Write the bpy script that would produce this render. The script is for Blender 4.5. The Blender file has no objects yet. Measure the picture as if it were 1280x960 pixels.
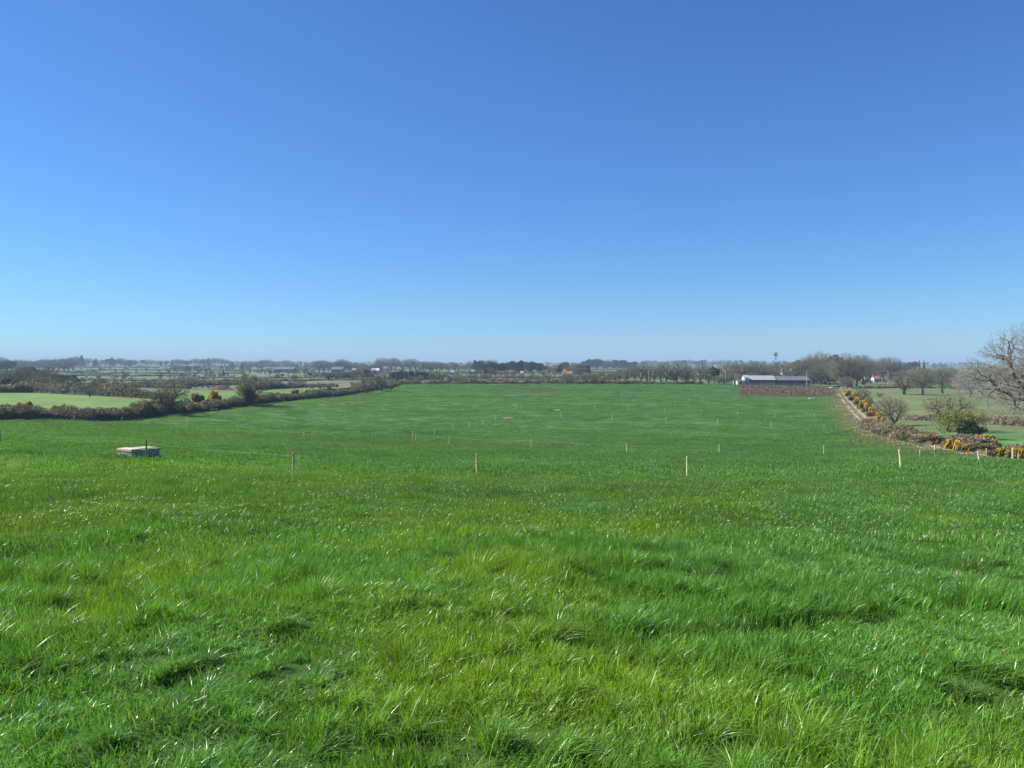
import bpy, math, random
import numpy as np
from mathutils import Vector, Matrix

# ------------------------------------------------------------------ scene, camera, light
S = bpy.context.scene
EYE = 1.6
FPX = 967.0                      # focal length in pixels of a 1280 px wide frame
VH = 458.0                       # eye-level row
PITCH = math.atan((480 - VH) / FPX)
cam_d = bpy.data.cameras.new("camera")
cam_d.sensor_width = 36.0
cam_d.lens = 36.0 * FPX / 1280.0
cam_d.clip_start = 0.05
cam_d.clip_end = 30000
cam = bpy.data.objects.new("camera", cam_d)
S.collection.objects.link(cam)
cam.location = (0, 0, EYE)
cam.rotation_euler = (math.pi / 2 - PITCH, 0, 0)
S.camera = cam

SUN_AZ = math.radians(-80)       # measured from the view direction (+Y) towards +X
SUN_EL = math.radians(41)
W = bpy.data.worlds.new("World")
S.world = W
W.use_nodes = True
wn = W.node_tree
bg = wn.nodes["Background"]
sky = wn.nodes.new("ShaderNodeTexSky")
sky.sky_type = 'NISHITA'
sky.sun_disc = False
sky.sun_elevation = SUN_EL
sky.sun_rotation = SUN_AZ
sky.altitude = 0
sky.air_density = 1.0
sky.dust_density = 0.0
sky.ozone_density = 10.0
tint = wn.nodes.new("ShaderNodeVectorMath"); tint.operation = 'MULTIPLY'
tint.inputs[1].default_value = (.76, 1.0, 1.17)
wn.links.new(sky.outputs[0], tint.inputs[0])
wn.links.new(tint.outputs[0], bg.inputs[0])
bg.inputs[1].default_value = 0.0615
sun_d = bpy.data.lights.new("sun", 'SUN')
sun_d.energy = 5.0
sun_d.angle = math.radians(0.53)
sun_d.color = (1.0, 0.95, 0.87)
sun = bpy.data.objects.new("sun", sun_d)
S.collection.objects.link(sun)
sdir = Vector((math.sin(SUN_AZ) * math.cos(SUN_EL), math.cos(SUN_AZ) * math.cos(SUN_EL), math.sin(SUN_EL)))
sun.rotation_euler = sdir.to_track_quat('Z', 'Y').to_euler()
sun.location = sdir * 50
S.view_settings.view_transform = 'Standard'
S.view_settings.look = 'None'
S.view_settings.gamma = 1
S.view_settings.use_curve_mapping = False
S.view_settings.exposure = 1.0
S.cycles.max_bounces = 6
S.cycles.diffuse_bounces = 3
S.cycles.glossy_bounces = 2
S.cycles.transmission_bounces = 4
S.cycles.transparent_max_bounces = 6
S.cycles.volume_bounces = 0
S.cycles.use_denoising = True
S.cycles.denoiser = 'OPENIMAGEDENOISE'
S.cycles.denoising_input_passes = 'RGB_ALBEDO_NORMAL'
S.cycles.denoising_prefilter = 'ACCURATE'
S.cycles.sample_clamp_indirect = 4
S.cycles.caustics_reflective = False
S.cycles.caustics_refractive = False

rng = np.random.default_rng(7)

# ------------------------------------------------------------------ noise
def _hash(ix, iy, seed):
    h = (ix.astype(np.int64) * 374761393 + iy.astype(np.int64) * 668265263 + seed * 1442695041) & 0xFFFFFFFF
    h = ((h ^ (h >> 13)) * 1274126177) & 0xFFFFFFFF
    h = h ^ (h >> 16)
    return (h & 0xFFFFFF) / float(0xFFFFFF)

def vnoise(x, y, seed=0):
    x = np.asarray(x, float); y = np.asarray(y, float)
    ix = np.floor(x); iy = np.floor(y)
    fx = x - ix; fy = y - iy
    fx = fx * fx * (3 - 2 * fx); fy = fy * fy * (3 - 2 * fy)
    a = _hash(ix, iy, seed); b = _hash(ix + 1, iy, seed)
    c = _hash(ix, iy + 1, seed); d = _hash(ix + 1, iy + 1, seed)
    return (a * (1 - fx) + b * fx) * (1 - fy) + (c * (1 - fx) + d * fx) * fy

def fbm(x, y, seed=0, octs=3):
    s = 0; a = 1; t = 0
    for k in range(octs):
        s = s + a * vnoise(np.asarray(x) * 2 ** k + 17.3 * k, np.asarray(y) * 2 ** k - 9.1 * k, seed + k)
        t += a; a *= 0.5
    return s / t

# ------------------------------------------------------------------ terrain
DS = np.array([0, 5, 12, 20, 36, 57, 80, 110, 140, 180, 230, 290, 400, 500, 800, 1500, 2500, 4000, 8000.0])
COLS = {  # row of the ground in the photograph at each depth from 20 m on
    0:    [614, 580, 555, 542, 533, 527, 510, 497, 489, 479, 475, 468, 461, 454, 451, 452],
    200:  [620, 584, 561, 550, 542, 532, 513, 498, 491, 482, 476, 468, 461, 454, 451, 452],
    370:  [626, 590, 568, 558, 548, 538, 522, 502, 493, 483, 477, 468, 461, 455, 452, 453],
    490:  [629, 595, 575, 565, 552, 539, 523, 507, 495, 480.5, 475, 466, 461, 456, 453, 454],
    640:  [630, 597, 577, 567, 553, 539.5, 523, 508, 495, 480, 474, 466, 461, 457, 454, 455],
    860:  [630, 598, 580, 569, 554, 541, 524, 509, 496, 480, 475, 467, 461, 457, 454, 454],
    1050: [629, 596, 580, 569, 553, 540, 524, 508, 496, 484, 478, 468, 461, 457, 455, 456],
    1130: [628, 592, 578, 568, 549, 534, 519, 505, 494, 484, 478, 468, 461, 457, 455, 456],
    1280: [626, 592, 579, 571, 548, 529, 514, 503, 494, 484, 478, 468, 461, 456, 455, 456],
}

def ray(px, py):
    cx = (px - 640) / FPX; cy = (480 - py) / FPX
    ca, sa = math.cos(PITCH), math.sin(PITCH)
    return np.array([cx, ca + cy * sa, -sa + cy * ca])

def cat(xk, yk, xq):             # cubic interpolation with finite-difference tangents
    m = np.gradient(yk, xk)
    i = np.clip(np.searchsorted(xk, xq) - 1, 0, len(xk) - 2)
    h = xk[i + 1] - xk[i]; t = np.clip((xq - xk[i]) / h, 0, 1)
    return ((2 * t**3 - 3 * t**2 + 1) * yk[i] + (t**3 - 2 * t**2 + t) * h * m[i]
            + (-2 * t**3 + 3 * t**2) * yk[i + 1] + (t**3 - t**2) * h * m[i + 1])

NS = 500
sk = np.log(DS + 15)
sq = np.linspace(sk[0], sk[-1], NS)
uk = []; prof = []
for c, vs in COLS.items():
    z = [0, -0.45, -1.13]
    for D, v in zip(DS[3:], vs):
        d = ray(c, v)
        z.append(EYE + d[2] * D / d[1])
    uk.append((c - 640) / FPX); prof.append(cat(sk, np.array(z), sq))
uk = np.array(uk); prof = np.array(prof)
NU = 200
uq = np.linspace(uk[0], uk[-1], NU)
TAB = np.stack([cat(uk, prof[:, j], uq) for j in range(NS)], 1)

def base_h(x, y):
    x = np.asarray(x, float); y = np.asarray(y, float)
    r = np.hypot(x, y); th = np.arctan2(x, y)
    t0 = math.atan(uk[0]); t1 = math.atan(uk[-1])
    thc = np.clip(th, t0, t1)
    D = r * np.cos(thc); u = np.tan(thc)
    a = (np.log(D + 15) - sq[0]) / (sq[-1] - sq[0]) * (NS - 1)
    b = (u - uq[0]) / (uq[-1] - uq[0]) * (NU - 1)
    a = np.clip(a, 0, NS - 1.001); b = np.clip(b, 0, NU - 1.001)
    def look(b):
        ia = a.astype(int); ib = b.astype(int); fa = a - ia; fb = b - ib
        return ((TAB[ib, ia] * (1 - fa) + TAB[ib, ia + 1] * fa) * (1 - fb)
                + (TAB[ib + 1, ia] * (1 - fa) + TAB[ib + 1, ia + 1] * fa) * fb)
    w = np.clip((np.abs(th) - 1.2) / 1.9, 0, 1); w = w * w * (3 - 2 * w)
    return look(b) * (1 - w) + look(b * 0 + NU * 0.5) * w

def hgt(x, y):
    x = np.asarray(x, float); y = np.asarray(y, float)
    r = np.hypot(x, y)
    z = base_h(x, y)
    near = np.exp(-(r / 45.0) ** 2)
    z = z + near * (fbm(x / 0.95, y / 0.95, 3, 2) - 0.5) * 0.26
    z = z + np.exp(-(r / 160.0) ** 2) * (fbm(x / 6.0, y / 4.0, 5, 3) - 0.5) * 0.42
    z = z + np.clip((r - 40) / 100, 0, 1) * np.exp(-(r / 900.0) ** 2) * (fbm(x / 42, y / 26, 9, 3) - 0.5) * 0.5
    return z

def H(x, y): return float(hgt(np.array([x]), np.array([y]))[0])

def at(px, D):                   # ground point seen in column px at depth D
    d = ray(px, 480); x = (px - 640) / FPX * D
    return (x, D, H(x, D))

_Dm = np.exp(np.linspace(math.log(3), math.log(7500), 3000))
def hit(px, py, dmin=0):         # ground point seen at pixel (px, py)
    d = ray(px, py)
    t = _Dm / d[1]
    g = base_h(d[0] * t, _Dm)
    below = (EYE + d[2] * t <= g) & (_Dm > dmin)
    i = int(np.argmax(below)) if below.any() else len(_Dm) - 1
    D = _Dm[i]; x = d[0] * D / d[1]
    return (x, D, H(x, D))

def row_of(p):                   # pixel row of a world point
    ca, sa = math.cos(PITCH), math.sin(PITCH)
    y, z = p[1], p[2] - EYE
    fw = y * ca - z * sa; up = y * sa + z * ca
    return 480 - FPX * up / fw

# boundary lines of the pasture
HEDGE_L = [(-160, 530), (-80, 528), (0, 526), (60, 525), (110, 526.5), (165, 526), (200, 521), (235, 517), (270, 512.5), (330, 504), (400, 498), (460, 489.5), (476, 487), (492, 481.5)]
HL = np.array([hit(*p) for p in HEDGE_L])
TRACK = [(1047, 485.5), (1050, 490), (1053, 496), (1059, 503), (1065, 510), (1073, 519), (1084, 528), (1100, 538), (1117, 546), (1138, 553), (1160, 559), (1190, 565), (1230, 570), (1290, 575), (1400, 583)]
TR = np.array([hit(*p) for p in TRACK])

def left_x(y):
    o = np.argsort(HL[:, 1]); return np.interp(y, HL[o, 1], HL[o, 0], left=-1e4)
def right_x(y):
    o = np.argsort(TR[:, 1]); return np.interp(y, TR[o, 1], TR[o, 0], left=1e4)

def seg_dist(x, y, P):
    best = np.full(np.shape(x), 1e9)
    for a, b in zip(P[:-1], P[1:]):
        ax, ay = a[0], a[1]; bx, by = b[0] - ax, b[1] - ay
        t = np.clip(((x - ax) * bx + (y - ay) * by) / (bx * bx + by * by), 0, 1)
        best = np.minimum(best, np.hypot(x - ax - t * bx, y - ay - t * by))
    return best

def lerp3(a, b, t): return a * (1 - t[..., None]) + b * t[..., None]

_vs = np.random.default_rng(3)
_n = 900
_vr = np.exp(_vs.uniform(math.log(390), math.log(7000), _n)); _vt = _vs.uniform(-0.72, 0.72, _n)
VX, VY = _vr * np.sin(_vt), _vr * np.cos(_vt)
PAL = np.array([[.065, .135, .035], [.085, .155, .045], [.10, .145, .05], [.055, .11, .035], [.12, .14, .06], [.13, .125, .065], [.075, .135, .04], [.09, .10, .05]])
VC = PAL[_vs.integers(0, len(PAL), _n)]
# field patches told apart in the photograph: px from, px to, depth from, depth to, colour
PATCH = [
    (-400, 205, 150, 268, (.10, .185, .032)), (60, 260, 268, 330, (.095, .185, .035)), (205, 345, 168, 330, (.082, .175, .028)),
    (320, 480, 200, 380, (.088, .18, .03)), (60, 330, 330, 520, (.10, .12, .055)), (330, 470, 380, 560, (.105, .12, .06)),
    (90, 200, 700, 1500, (.075, .13, .05)), (240, 330, 560, 900, (.09, .14, .05)), (560, 700, 408, 620, (.14, .115, .065)),
    (500, 560, 900, 1300, (.08, .16, .05)), (650, 800, 800, 1500, (.10, .15, .055)), (840, 900, 420, 520, (.08, .15, .035)),
    (895, 1050, 600, 4000, (.19, .155, .10)),
]

def field_colour(x, y):
    x = np.asarray(x, float); y = np.asarray(y, float)
    r = np.hypot(x, y)
    n1 = fbm(x / 2.2, y / 2.2, 21, 3); n2 = fbm(x / 14, y / 9, 31, 3); n3 = fbm(x / 60, y / 24, 41, 3)
    G = np.array([.088, .205, .030]); Y = np.array([.150, .255, .016]); B = np.array([.076, .185, .042])
    c = lerp3(np.broadcast_to(G, x.shape + (3,)), Y, np.clip((n1 - 0.47) * 3.2, 0, 1) * np.exp(-r / 60))
    c = lerp3(c, Y, np.clip((n2 - 0.56) * 2.0, 0, 0.6) * np.exp(-r / 120))
    c = lerp3(c, B, np.clip((n3 - 0.5) * 2.5, 0, 0.7))
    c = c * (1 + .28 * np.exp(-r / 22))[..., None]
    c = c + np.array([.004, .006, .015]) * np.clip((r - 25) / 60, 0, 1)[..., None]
    n4 = fbm(x / 90 + y / 300, y / 8, 45, 3)
    c = lerp3(c, np.array([.125, .20, .045]), np.clip((n4 - .52) * 2.4, 0, .28) * np.clip(r / 120, 0, 1))
    c = c * (0.94 + 0.34 * (n2 - 0.5) + 0.28 * (n3 - 0.5) + .16 * (n4 - .5))[..., None]
    far = r > 130
    if far.any():
        xf, yf = x[far], y[far]
        px = 640 + FPX * xf / np.maximum(yf, 1)
        wx = xf + (fbm(xf / 40, yf / 40, 50, 2) - .5) * 30; wy = yf + (fbm(xf / 40, yf / 40, 55, 2) - .5) * 30
        cf = c[far].copy()
        inside = (xf > left_x(yf)) & (xf < right_x(yf)) & (yf < 405)
        out = ~inside & (yf > 20)
        o = np.where(out)[0]
        if len(o):
            k = np.zeros(len(o), int)
            for s in range(0, len(o), 4000):
                q = o[s:s + 4000]
                sc = 1.0
                d = ((wx[q, None] - VX) ** 2 + (wy[q, None] - VY) ** 2)
                k[s:s + 4000] = np.argmin(d, 1)
            cc = VC[k] * (0.85 + 0.3 * fbm(xf[o] / 30, yf[o] / 30, 60, 3))[:, None]
            for p0, p1, d0, d1, col in PATCH:
                m = (px[o] > p0) & (px[o] < p1) & (wy[o] > d0) & (wy[o] < d1)
                q1 = fbm(xf[o][m] / 9, yf[o][m] / 9, 61, 4); q2 = fbm(xf[o][m] / 30, yf[o][m] / 14, 63, 3)
                cc[m] = lerp3(np.array(col) * (0.62 + 0.76 * q1)[:, None], np.array([.15, .145, .065]), np.clip((q2 - .5) * 2.6, 0, .6))
            rgt = (xf[o] > right_x(yf[o])) & (yf[o] < 480)
            g = fbm(xf[o] / 16, yf[o] / 12, 66, 3)
            col = lerp3(np.broadcast_to(np.array([.075, .14, .035]), (len(o), 3)), np.array([.135, .145, .06]), np.clip((g - .34) * 3, 0, 1))
            cc = np.where(rgt[:, None], col, cc)
            cf[o] = cc
        # pasture: worn reddish patch and paler far strips
        pm = inside & (px > 622) & (px < 700) & (np.abs(wy - 313 - 4 * np.sin(px / 9)) < 9)
        cf[pm] = cf[pm] * 0.45 + np.array([.155, .10, .05]) * 0.55
        c[far] = cf
    # rough brown ground in front of the sheds
    px = 640 + FPX * x / np.maximum(y, 1)
    jag = (fbm(x / 9, y / 9, 70, 3) - .5) * 22
    m = (px > 878 + (400 - y) * .1) & (px < 1046) & (y > 292 + jag) & (y < 402) & (px > 925 + jag * .5)
    c[m] = np.array([.13, .105, .058]) * (0.7 + .6 * fbm(x[m] / 5, y[m] / 5, 71, 3))[:, None]
    # dry verge along the track
    v = (y > 50) & (y < 420) & (x > 20)
    if v.any():
        d = seg_dist(x[v], y[v], TR) + (fbm(x[v] / 3, y[v] / 3, 80, 2) - .5) * 4
        t = np.clip(1.2 - d / 5.0, 0, 0.8)
        c[v] = lerp3(c[v], np.array([.20, .18, .085]), t)
    return c

# ------------------------------------------------------------------ helpers
def prop(o, label=None, cat=None, group=None, kind=None):
    if label: o["label"] = label
    if cat: o["category"] = cat
    if group: o["group"] = group
    if kind: o["kind"] = kind
    return o

def obj(name, me, mat=None, parent=None, loc=None):
    o = bpy.data.objects.new(name, me)
    S.collection.objects.link(o)
    if mat and not me.materials: me.materials.append(mat)
    if parent: o.parent = parent
    if loc is not None: o.location = loc
    return o

def empty(name, loc, rz=0, sc=1):
    o = bpy.data.objects.new(name, None)
    o.empty_display_size = 0.3
    S.collection.objects.link(o)
    o.location = loc; o.rotation_euler = (0, 0, rz)
    o.scale = (sc, sc, sc) if np.isscalar(sc) else sc
    return o

def fast_mesh(name, V, F, smooth=False, attrs=None, mat=None):
    """V (n,3), F (m,k) constant k"""
    me = bpy.data.meshes.new(name)
    V = np.ascontiguousarray(V, np.float32); F = np.ascontiguousarray(F, np.int32)
    m, k = F.shape
    me.vertices.add(len(V)); me.vertices.foreach_set("co", V.ravel())
    me.loops.add(m * k); me.loops.foreach_set("vertex_index", F.ravel())
    me.polygons.add(m); me.polygons.foreach_set("loop_start", np.arange(0, m * k, k, dtype=np.int32))
    me.polygons.foreach_set("use_smooth", np.full(m, smooth, dtype=bool))
    for n, (typ, data) in (attrs or {}).items():
        a = me.attributes.new(n, typ, 'POINT')
        a.data.foreach_set("color" if typ == 'FLOAT_COLOR' else "value" if typ in ('FLOAT', 'INT') else "vector", np.ascontiguousarray(data).ravel())
    me.update(calc_edges=True)
    if mat: me.materials.append(mat)
    return me

class MB:                        # small box / prism collector
    def __init__(s): s.v = []; s.f = []; s.mi = []
    def poly(s, pts, faces):
        b = len(s.v); s.v += [tuple(p) for p in pts]; s.f += [tuple(b + i for i in f) for f in faces]
    def box(s, x0, x1, y0, y1, z0, z1):
        s.poly([(x0, y0, z0), (x1, y0, z0), (x1, y1, z0), (x0, y1, z0), (x0, y0, z1), (x1, y0, z1), (x1, y1, z1), (x0, y1, z1)],
               [(0, 3, 2, 1), (4, 5, 6, 7), (0, 1, 5, 4), (1, 2, 6, 5), (2, 3, 7, 6), (3, 0, 4, 7)])
    def tube(s, pts, rad, n=6, cap=True):
        pts = [Vector(p) for p in pts]
        rad = [rad] * len(pts) if np.isscalar(rad) else rad
        b = len(s.v); ref = Vector((0.3, 0.9, 0.2))
        for i, p in enumerate(pts):
            t = (pts[min(i + 1, len(pts) - 1)] - pts[max(i - 1, 0)]).normalized()
            a = t.cross(ref).normalized(); c = t.cross(a)
            for k in range(n):
                w = 2 * math.pi * k / n
                s.v.append(tuple(p + (a * math.cos(w) + c * math.sin(w)) * rad[i]))
        for i in range(len(pts) - 1):
            for k in range(n):
                q = b + i * n; s.f.append((q + k, q + (k + 1) % n, q + n + (k + 1) % n, q + n + k))
        if cap:
            s.f.append(tuple(b + k for k in range(n))[::-1]); s.f.append(tuple(b + (len(pts) - 1) * n + k for k in range(n)))
    def mesh(s, name, mat=None, smooth=False, bevel=0):
        me = bpy.data.meshes.new(name); me.from_pydata(s.v, [], s.f); me.update()
        if bevel:
            import bmesh
            bm = bmesh.new(); bm.from_mesh(me)
            bmesh.ops.bevel(bm, geom=bm.edges[:], offset=bevel, segments=1, affect='EDGES')
            bm.to_mesh(me); bm.free()
        if smooth: me.polygons.foreach_set("use_smooth", [True] * len(me.polygons))
        if mat: me.materials.append(mat)
        return me
    def add(s, name, mat, parent, smooth=False, bevel=0):
        return obj(name, s.mesh(name, mat, smooth, bevel), parent=parent)

# ------------------------------------------------------------------ materials
def mat_new(name):
    m = bpy.data.materials.new(name); m.use_nodes = True
    return m, m.node_tree, m.node_tree.nodes["Principled BSDF"]

def mat_noise(name, ca, cb, scale=4.0, rough=0.8, coord='Object', detail=5, bump=0.0, spec=0.3, vary=0.0, metallic=0):
    m, nt, p = mat_new(name)
    tc = nt.nodes.new("ShaderNodeTexCoord"); nz = nt.nodes.new("ShaderNodeTexNoise")
    nz.inputs["Scale"].default_value = scale; nz.inputs["Detail"].default_value = detail
    nt.links.new(tc.outputs[coord], nz.inputs["Vector"])
    rp = nt.nodes.new("ShaderNodeValToRGB")
    rp.color_ramp.elements[0].position = 0.32; rp.color_ramp.elements[1].position = 0.68
    rp.color_ramp.elements[0].color = (*ca, 1); rp.color_ramp.elements[1].color = (*cb, 1)
    nt.links.new(nz.outputs["Fac"], rp.inputs[0])
    out = rp.outputs[0]
    if vary:
        oi = nt.nodes.new("ShaderNodeObjectInfo"); mr = nt.nodes.new("ShaderNodeMapRange")
        mr.inputs["To Min"].default_value = 1 - vary; mr.inputs["To Max"].default_value = 1 + vary
        nt.links.new(oi.outputs["Random"], mr.inputs["Value"])
        mx = nt.nodes.new("ShaderNodeVectorMath"); mx.operation = 'SCALE'
        nt.links.new(out, mx.inputs[0]); nt.links.new(mr.outputs[0], mx.inputs["Scale"]); out = mx.outputs[0]
    nt.links.new(out, p.inputs["Base Color"])
    p.inputs["Roughness"].default_value = rough
    p.inputs["Specular IOR Level"].default_value = spec
    p.inputs["Metallic"].default_value = metallic
    if bump:
        b = nt.nodes.new("ShaderNodeBump"); b.inputs["Strength"].default_value = bump; b.inputs["Distance"].default_value = 0.02
        nt.links.new(nz.outputs["Fac"], b.inputs["Height"]); nt.links.new(b.outputs[0], p.inputs["Normal"])
    return m

def mat_leaf(name, ca, cb, scale=0.6, trans=0.25, vary=0.15, rough=0.55):
    m = mat_noise(name, ca, cb, scale, rough, 'Object', 4, 0, 0.3, vary)
    nt = m.node_tree; p = nt.nodes["Principled BSDF"]
    src = p.inputs["Base Color"].links[0].from_socket
    t = nt.nodes.new("ShaderNodeBsdfTranslucent"); nt.links.new(src, t.inputs[0])
    mx = nt.nodes.new("ShaderNodeMixShader"); mx.inputs[0].default_value = trans
    o = nt.nodes["Material Output"]
    nt.links.new(p.outputs[0], mx.inputs[1]); nt.links.new(t.outputs[0], mx.inputs[2]); nt.links.new(mx.outputs[0], o.inputs[0])
    return m

M = {}
M['twig_brown'] = mat_noise("twig_brown", (.14, .135, .075), (.24, .22, .135), 0.5, .9, vary=.2)
M['twig_grey'] = mat_noise("twig_grey", (.125, .135, .09), (.22, .225, .155), 0.5, .9, vary=.2)
M['twig_olive'] = mat_noise("twig_olive", (.12, .12, .06), (.20, .195, .10), 0.5, .9, vary=.2)
M['twig_pale'] = mat_noise("twig_pale", (.20, .19, .17), (.34, .32, .28), 0.8, .9, vary=.1)
M['bark'] = mat_noise("bark", (.05, .045, .035), (.12, .105, .08), 3, .95, bump=.4, vary=.15)
M['bark_pale'] = mat_noise("bark_pale", (.10, .09, .07), (.30, .26, .20), 2.2, .9, bump=.5)
M['oak_twig'] = mat_noise("oak_twig", (.16, .15, .13), (.29, .275, .245), .8, .9)
M['oak_bark'] = mat_noise("oak_bark", (.055, .05, .04), (.22, .20, .16), 1.6, .9, bump=.5)
M['bark_ivy'] = mat_noise("bark_ivy", (.022, .035, .018), (.05, .06, .03), 2, .9, vary=.2)
M['evergreen'] = mat_leaf("evergreen", (.018, .035, .014), (.04, .065, .022))
M['conifer'] = mat_leaf("conifer", (.015, .032, .020), (.032, .055, .030))
M['bud_green'] = mat_leaf("bud_green", (.13, .155, .03), (.235, .255, .07), trans=.35)
M['holly'] = mat_leaf("holly", (.016, .036, .014), (.035, .07, .02))
M['gorse'] = mat_leaf("gorse", (.030, .042, .016), (.075, .075, .03))
M['blossom'] = mat_leaf("blossom", (.64, .38, .012), (.82, .60, .03), scale=2, trans=.3)
M['blossom_dull'] = mat_leaf("blossom_dull", (.38, .22, .03), (.58, .36, .05), scale=2, trans=.3)
M['hedge_dark'] = mat_leaf("hedge_dark", (.018, .038, .014), (.065, .088, .028), scale=.35)
M['hedge_brown'] = mat_leaf("hedge_brown", (.085, .08, .03), (.215, .19, .08), scale=.45)
M['hedge_tan'] = mat_leaf("hedge_tan", (.13, .125, .05), (.26, .21, .11), scale=.4)
M['hedge_olive'] = mat_leaf("hedge_olive", (.045, .06, .022), (.12, .125, .045), scale=.5)
M['bramble'] = mat_leaf("bramble", (.12, .09, .055), (.27, .20, .125), scale=.5)
M['drygrass'] = mat_leaf("drygrass", (.17, .15, .07), (.32, .27, .15), scale=.8)
M['rushes'] = mat_leaf("rushes", (.125, .088, .048), (.20, .155, .075), scale=.12)
M['post'] = mat_noise("post_wood", (.42, .36, .22), (.56, .48, .32), 9, .8, bump=.3, vary=.12)
M['post_white'] = mat_noise("post_white", (.48, .47, .43), (.60, .58, .54), 9, .7)
M['post_old'] = mat_noise("post_old", (.14, .13, .10), (.26, .24, .18), 9, .85)
M['black'] = mat_noise("black_plastic", (.012, .012, .013), (.02, .02, .022), 5, .4, spec=.5)
M['film'] = mat_noise("bale_film", (.012, .013, .016), (.04, .043, .05), 1.5, .22, spec=.7, bump=.5)
M['wire'] = mat_noise("wire_white", (.22, .23, .20), (.32, .33, .30), 5, .5)
M['cable'] = mat_noise("cable", (.35, .36, .34), (.5, .5, .48), 5, .5)
M['concrete'] = mat_noise("concrete", (.19, .18, .12), (.48, .44, .36), 5, .85, bump=.3)
M['slab'] = mat_noise("slab", (.38, .32, .25), (.55, .47, .38), 4, .85, bump=.3)
M['water'] = mat_noise("water", (.03, .04, .045), (.05, .06, .06), 2, .05, spec=.6)
M['white'] = mat_noise("white_render", (.50, .49, .46), (.62, .61, .58), 1.5, .8)
M['cream'] = mat_noise("cream_render", (.60, .53, .42), (.72, .65, .53), 1.5, .8)
M['slate'] = mat_noise("slate_roof", (.08, .085, .10), (.14, .145, .16), 2, .6)
M['redroof'] = mat_noise("red_roof", (.27, .11, .075), (.38, .17, .12), 3, .8)
M['sheet_pale'] = mat_noise("pale_sheeting", (.27, .26, .235), (.37, .36, .33), 1.2, .55)
M['sheet_grey'] = mat_noise("grey_sheeting", (.10, .105, .12), (.155, .16, .175), 1.2, .5)
M['sheet_dark'] = mat_noise("dark_cladding", (.03, .045, .06), (.06, .075, .09), 1.0, .7)
M['dark'] = mat_noise("dark_interior", (.012, .012, .012), (.025, .024, .022), 2, .9)
M['glass'] = mat_noise("window_glass", (.03, .04, .05), (.06, .07, .08), 2, .1, spec=.7)
M['stone'] = mat_noise("field_stone", (.26, .24, .19), (.50, .47, .39), 2.5, .9, bump=.4)
M['soil'] = mat_noise("soil", (.045, .035, .024), (.10, .08, .055), 1.5, .95, bump=.4)
M['paint_white'] = mat_noise("car_white", (.55, .55, .55), (.62, .62, .62), 1, .25, spec=.6)
M['rubber'] = mat_noise("rubber", (.015, .015, .015), (.03, .03, .03), 6, .8)
M['track'] = mat_noise("track_dirt", (.22, .18, .115), (.42, .36, .26), 1.3, .95, coord='Object', detail=8, bump=.4)

# terrain material: colour attribute + fine mottling
m, nt, p = mat_new("pasture_ground")
at_ = nt.nodes.new("ShaderNodeAttribute"); at_.attribute_name = "gcol"
geo = nt.nodes.new("ShaderNodeNewGeometry")
def nnoise(scale, detail=4):
    n = nt.nodes.new("ShaderNodeTexNoise"); n.inputs["Scale"].default_value = scale; n.inputs["Detail"].default_value = detail
    nt.links.new(geo.outputs["Position"], n.inputs["Vector"]); return n.outputs["Fac"]
a = nnoise(1.3, 6); b = nnoise(0.12, 4)
ad = nt.nodes.new("ShaderNodeMath"); ad.operation = 'ADD'; nt.links.new(a, ad.inputs[0]); nt.links.new(b, ad.inputs[1])
mr = nt.nodes.new("ShaderNodeMapRange"); mr.inputs["From Min"].default_value = .65; mr.inputs["From Max"].default_value = 1.35
mr.inputs["To Min"].default_value = .62; mr.inputs["To Max"].default_value = 1.38
nt.links.new(ad.outputs[0], mr.inputs["Value"])
sc = nt.nodes.new("ShaderNodeVectorMath"); sc.operation = 'SCALE'
nt.links.new(at_.outputs["Color"], sc.inputs[0]); nt.links.new(mr.outputs[0], sc.inputs["Scale"])
nt.links.new(sc.outputs[0], p.inputs["Base Color"])
p.inputs["Roughness"].default_value = .85; p.inputs["Specular IOR Level"].default_value = .2
bp = nt.nodes.new("ShaderNodeBump"); bp.inputs["Strength"].default_value = .7; bp.inputs["Distance"].default_value = .25
nt.links.new(a, bp.inputs["Height"]); nt.links.new(bp.outputs[0], p.inputs["Normal"])
M['ground'] = m

# grass blade material
m, nt, p = mat_new("grass_blades")
ia = nt.nodes.new("ShaderNodeAttribute"); ia.attribute_type = 'INSTANCER'; ia.attribute_name = "gcol"
ra = nt.nodes.new("ShaderNodeAttribute"); ra.attribute_name = "rnd"
mr = nt.nodes.new("ShaderNodeMapRange"); mr.inputs["To Min"].default_value = .7; mr.inputs["To Max"].default_value = 1.45
nt.links.new(ra.outputs["Fac"], mr.inputs["Value"])
sc = nt.nodes.new("ShaderNodeVectorMath"); sc.operation = 'SCALE'
nt.links.new(ia.outputs["Color"], sc.inputs[0]); nt.links.new(mr.outputs[0], sc.inputs["Scale"])
gt = nt.nodes.new("ShaderNodeMath"); gt.operation = 'GREATER_THAN'; gt.inputs[1].default_value = .985
nt.links.new(ra.outputs["Fac"], gt.inputs[0])
mc = nt.nodes.new("ShaderNodeMix"); mc.data_type = 'RGBA'
nt.links.new(gt.outputs[0], mc.inputs[0]); nt.links.new(sc.outputs[0], mc.inputs[6]); mc.inputs[7].default_value = (.30, .27, .13, 1)
nt.links.new(mc.outputs[2], p.inputs["Base Color"])
p.inputs["Roughness"].default_value = .34; p.inputs["Specular IOR Level"].default_value = .5
tr = nt.nodes.new("ShaderNodeBsdfTranslucent")
tm = nt.nodes.new("ShaderNodeVectorMath"); tm.operation = 'MULTIPLY'; tm.inputs[1].default_value = (1.25, 1.2, .6)
nt.links.new(mc.outputs[2], tm.inputs[0]); nt.links.new(tm.outputs[0], tr.inputs[0])
mx = nt.nodes.new("ShaderNodeMixShader"); mx.inputs[0].default_value = .38
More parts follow.
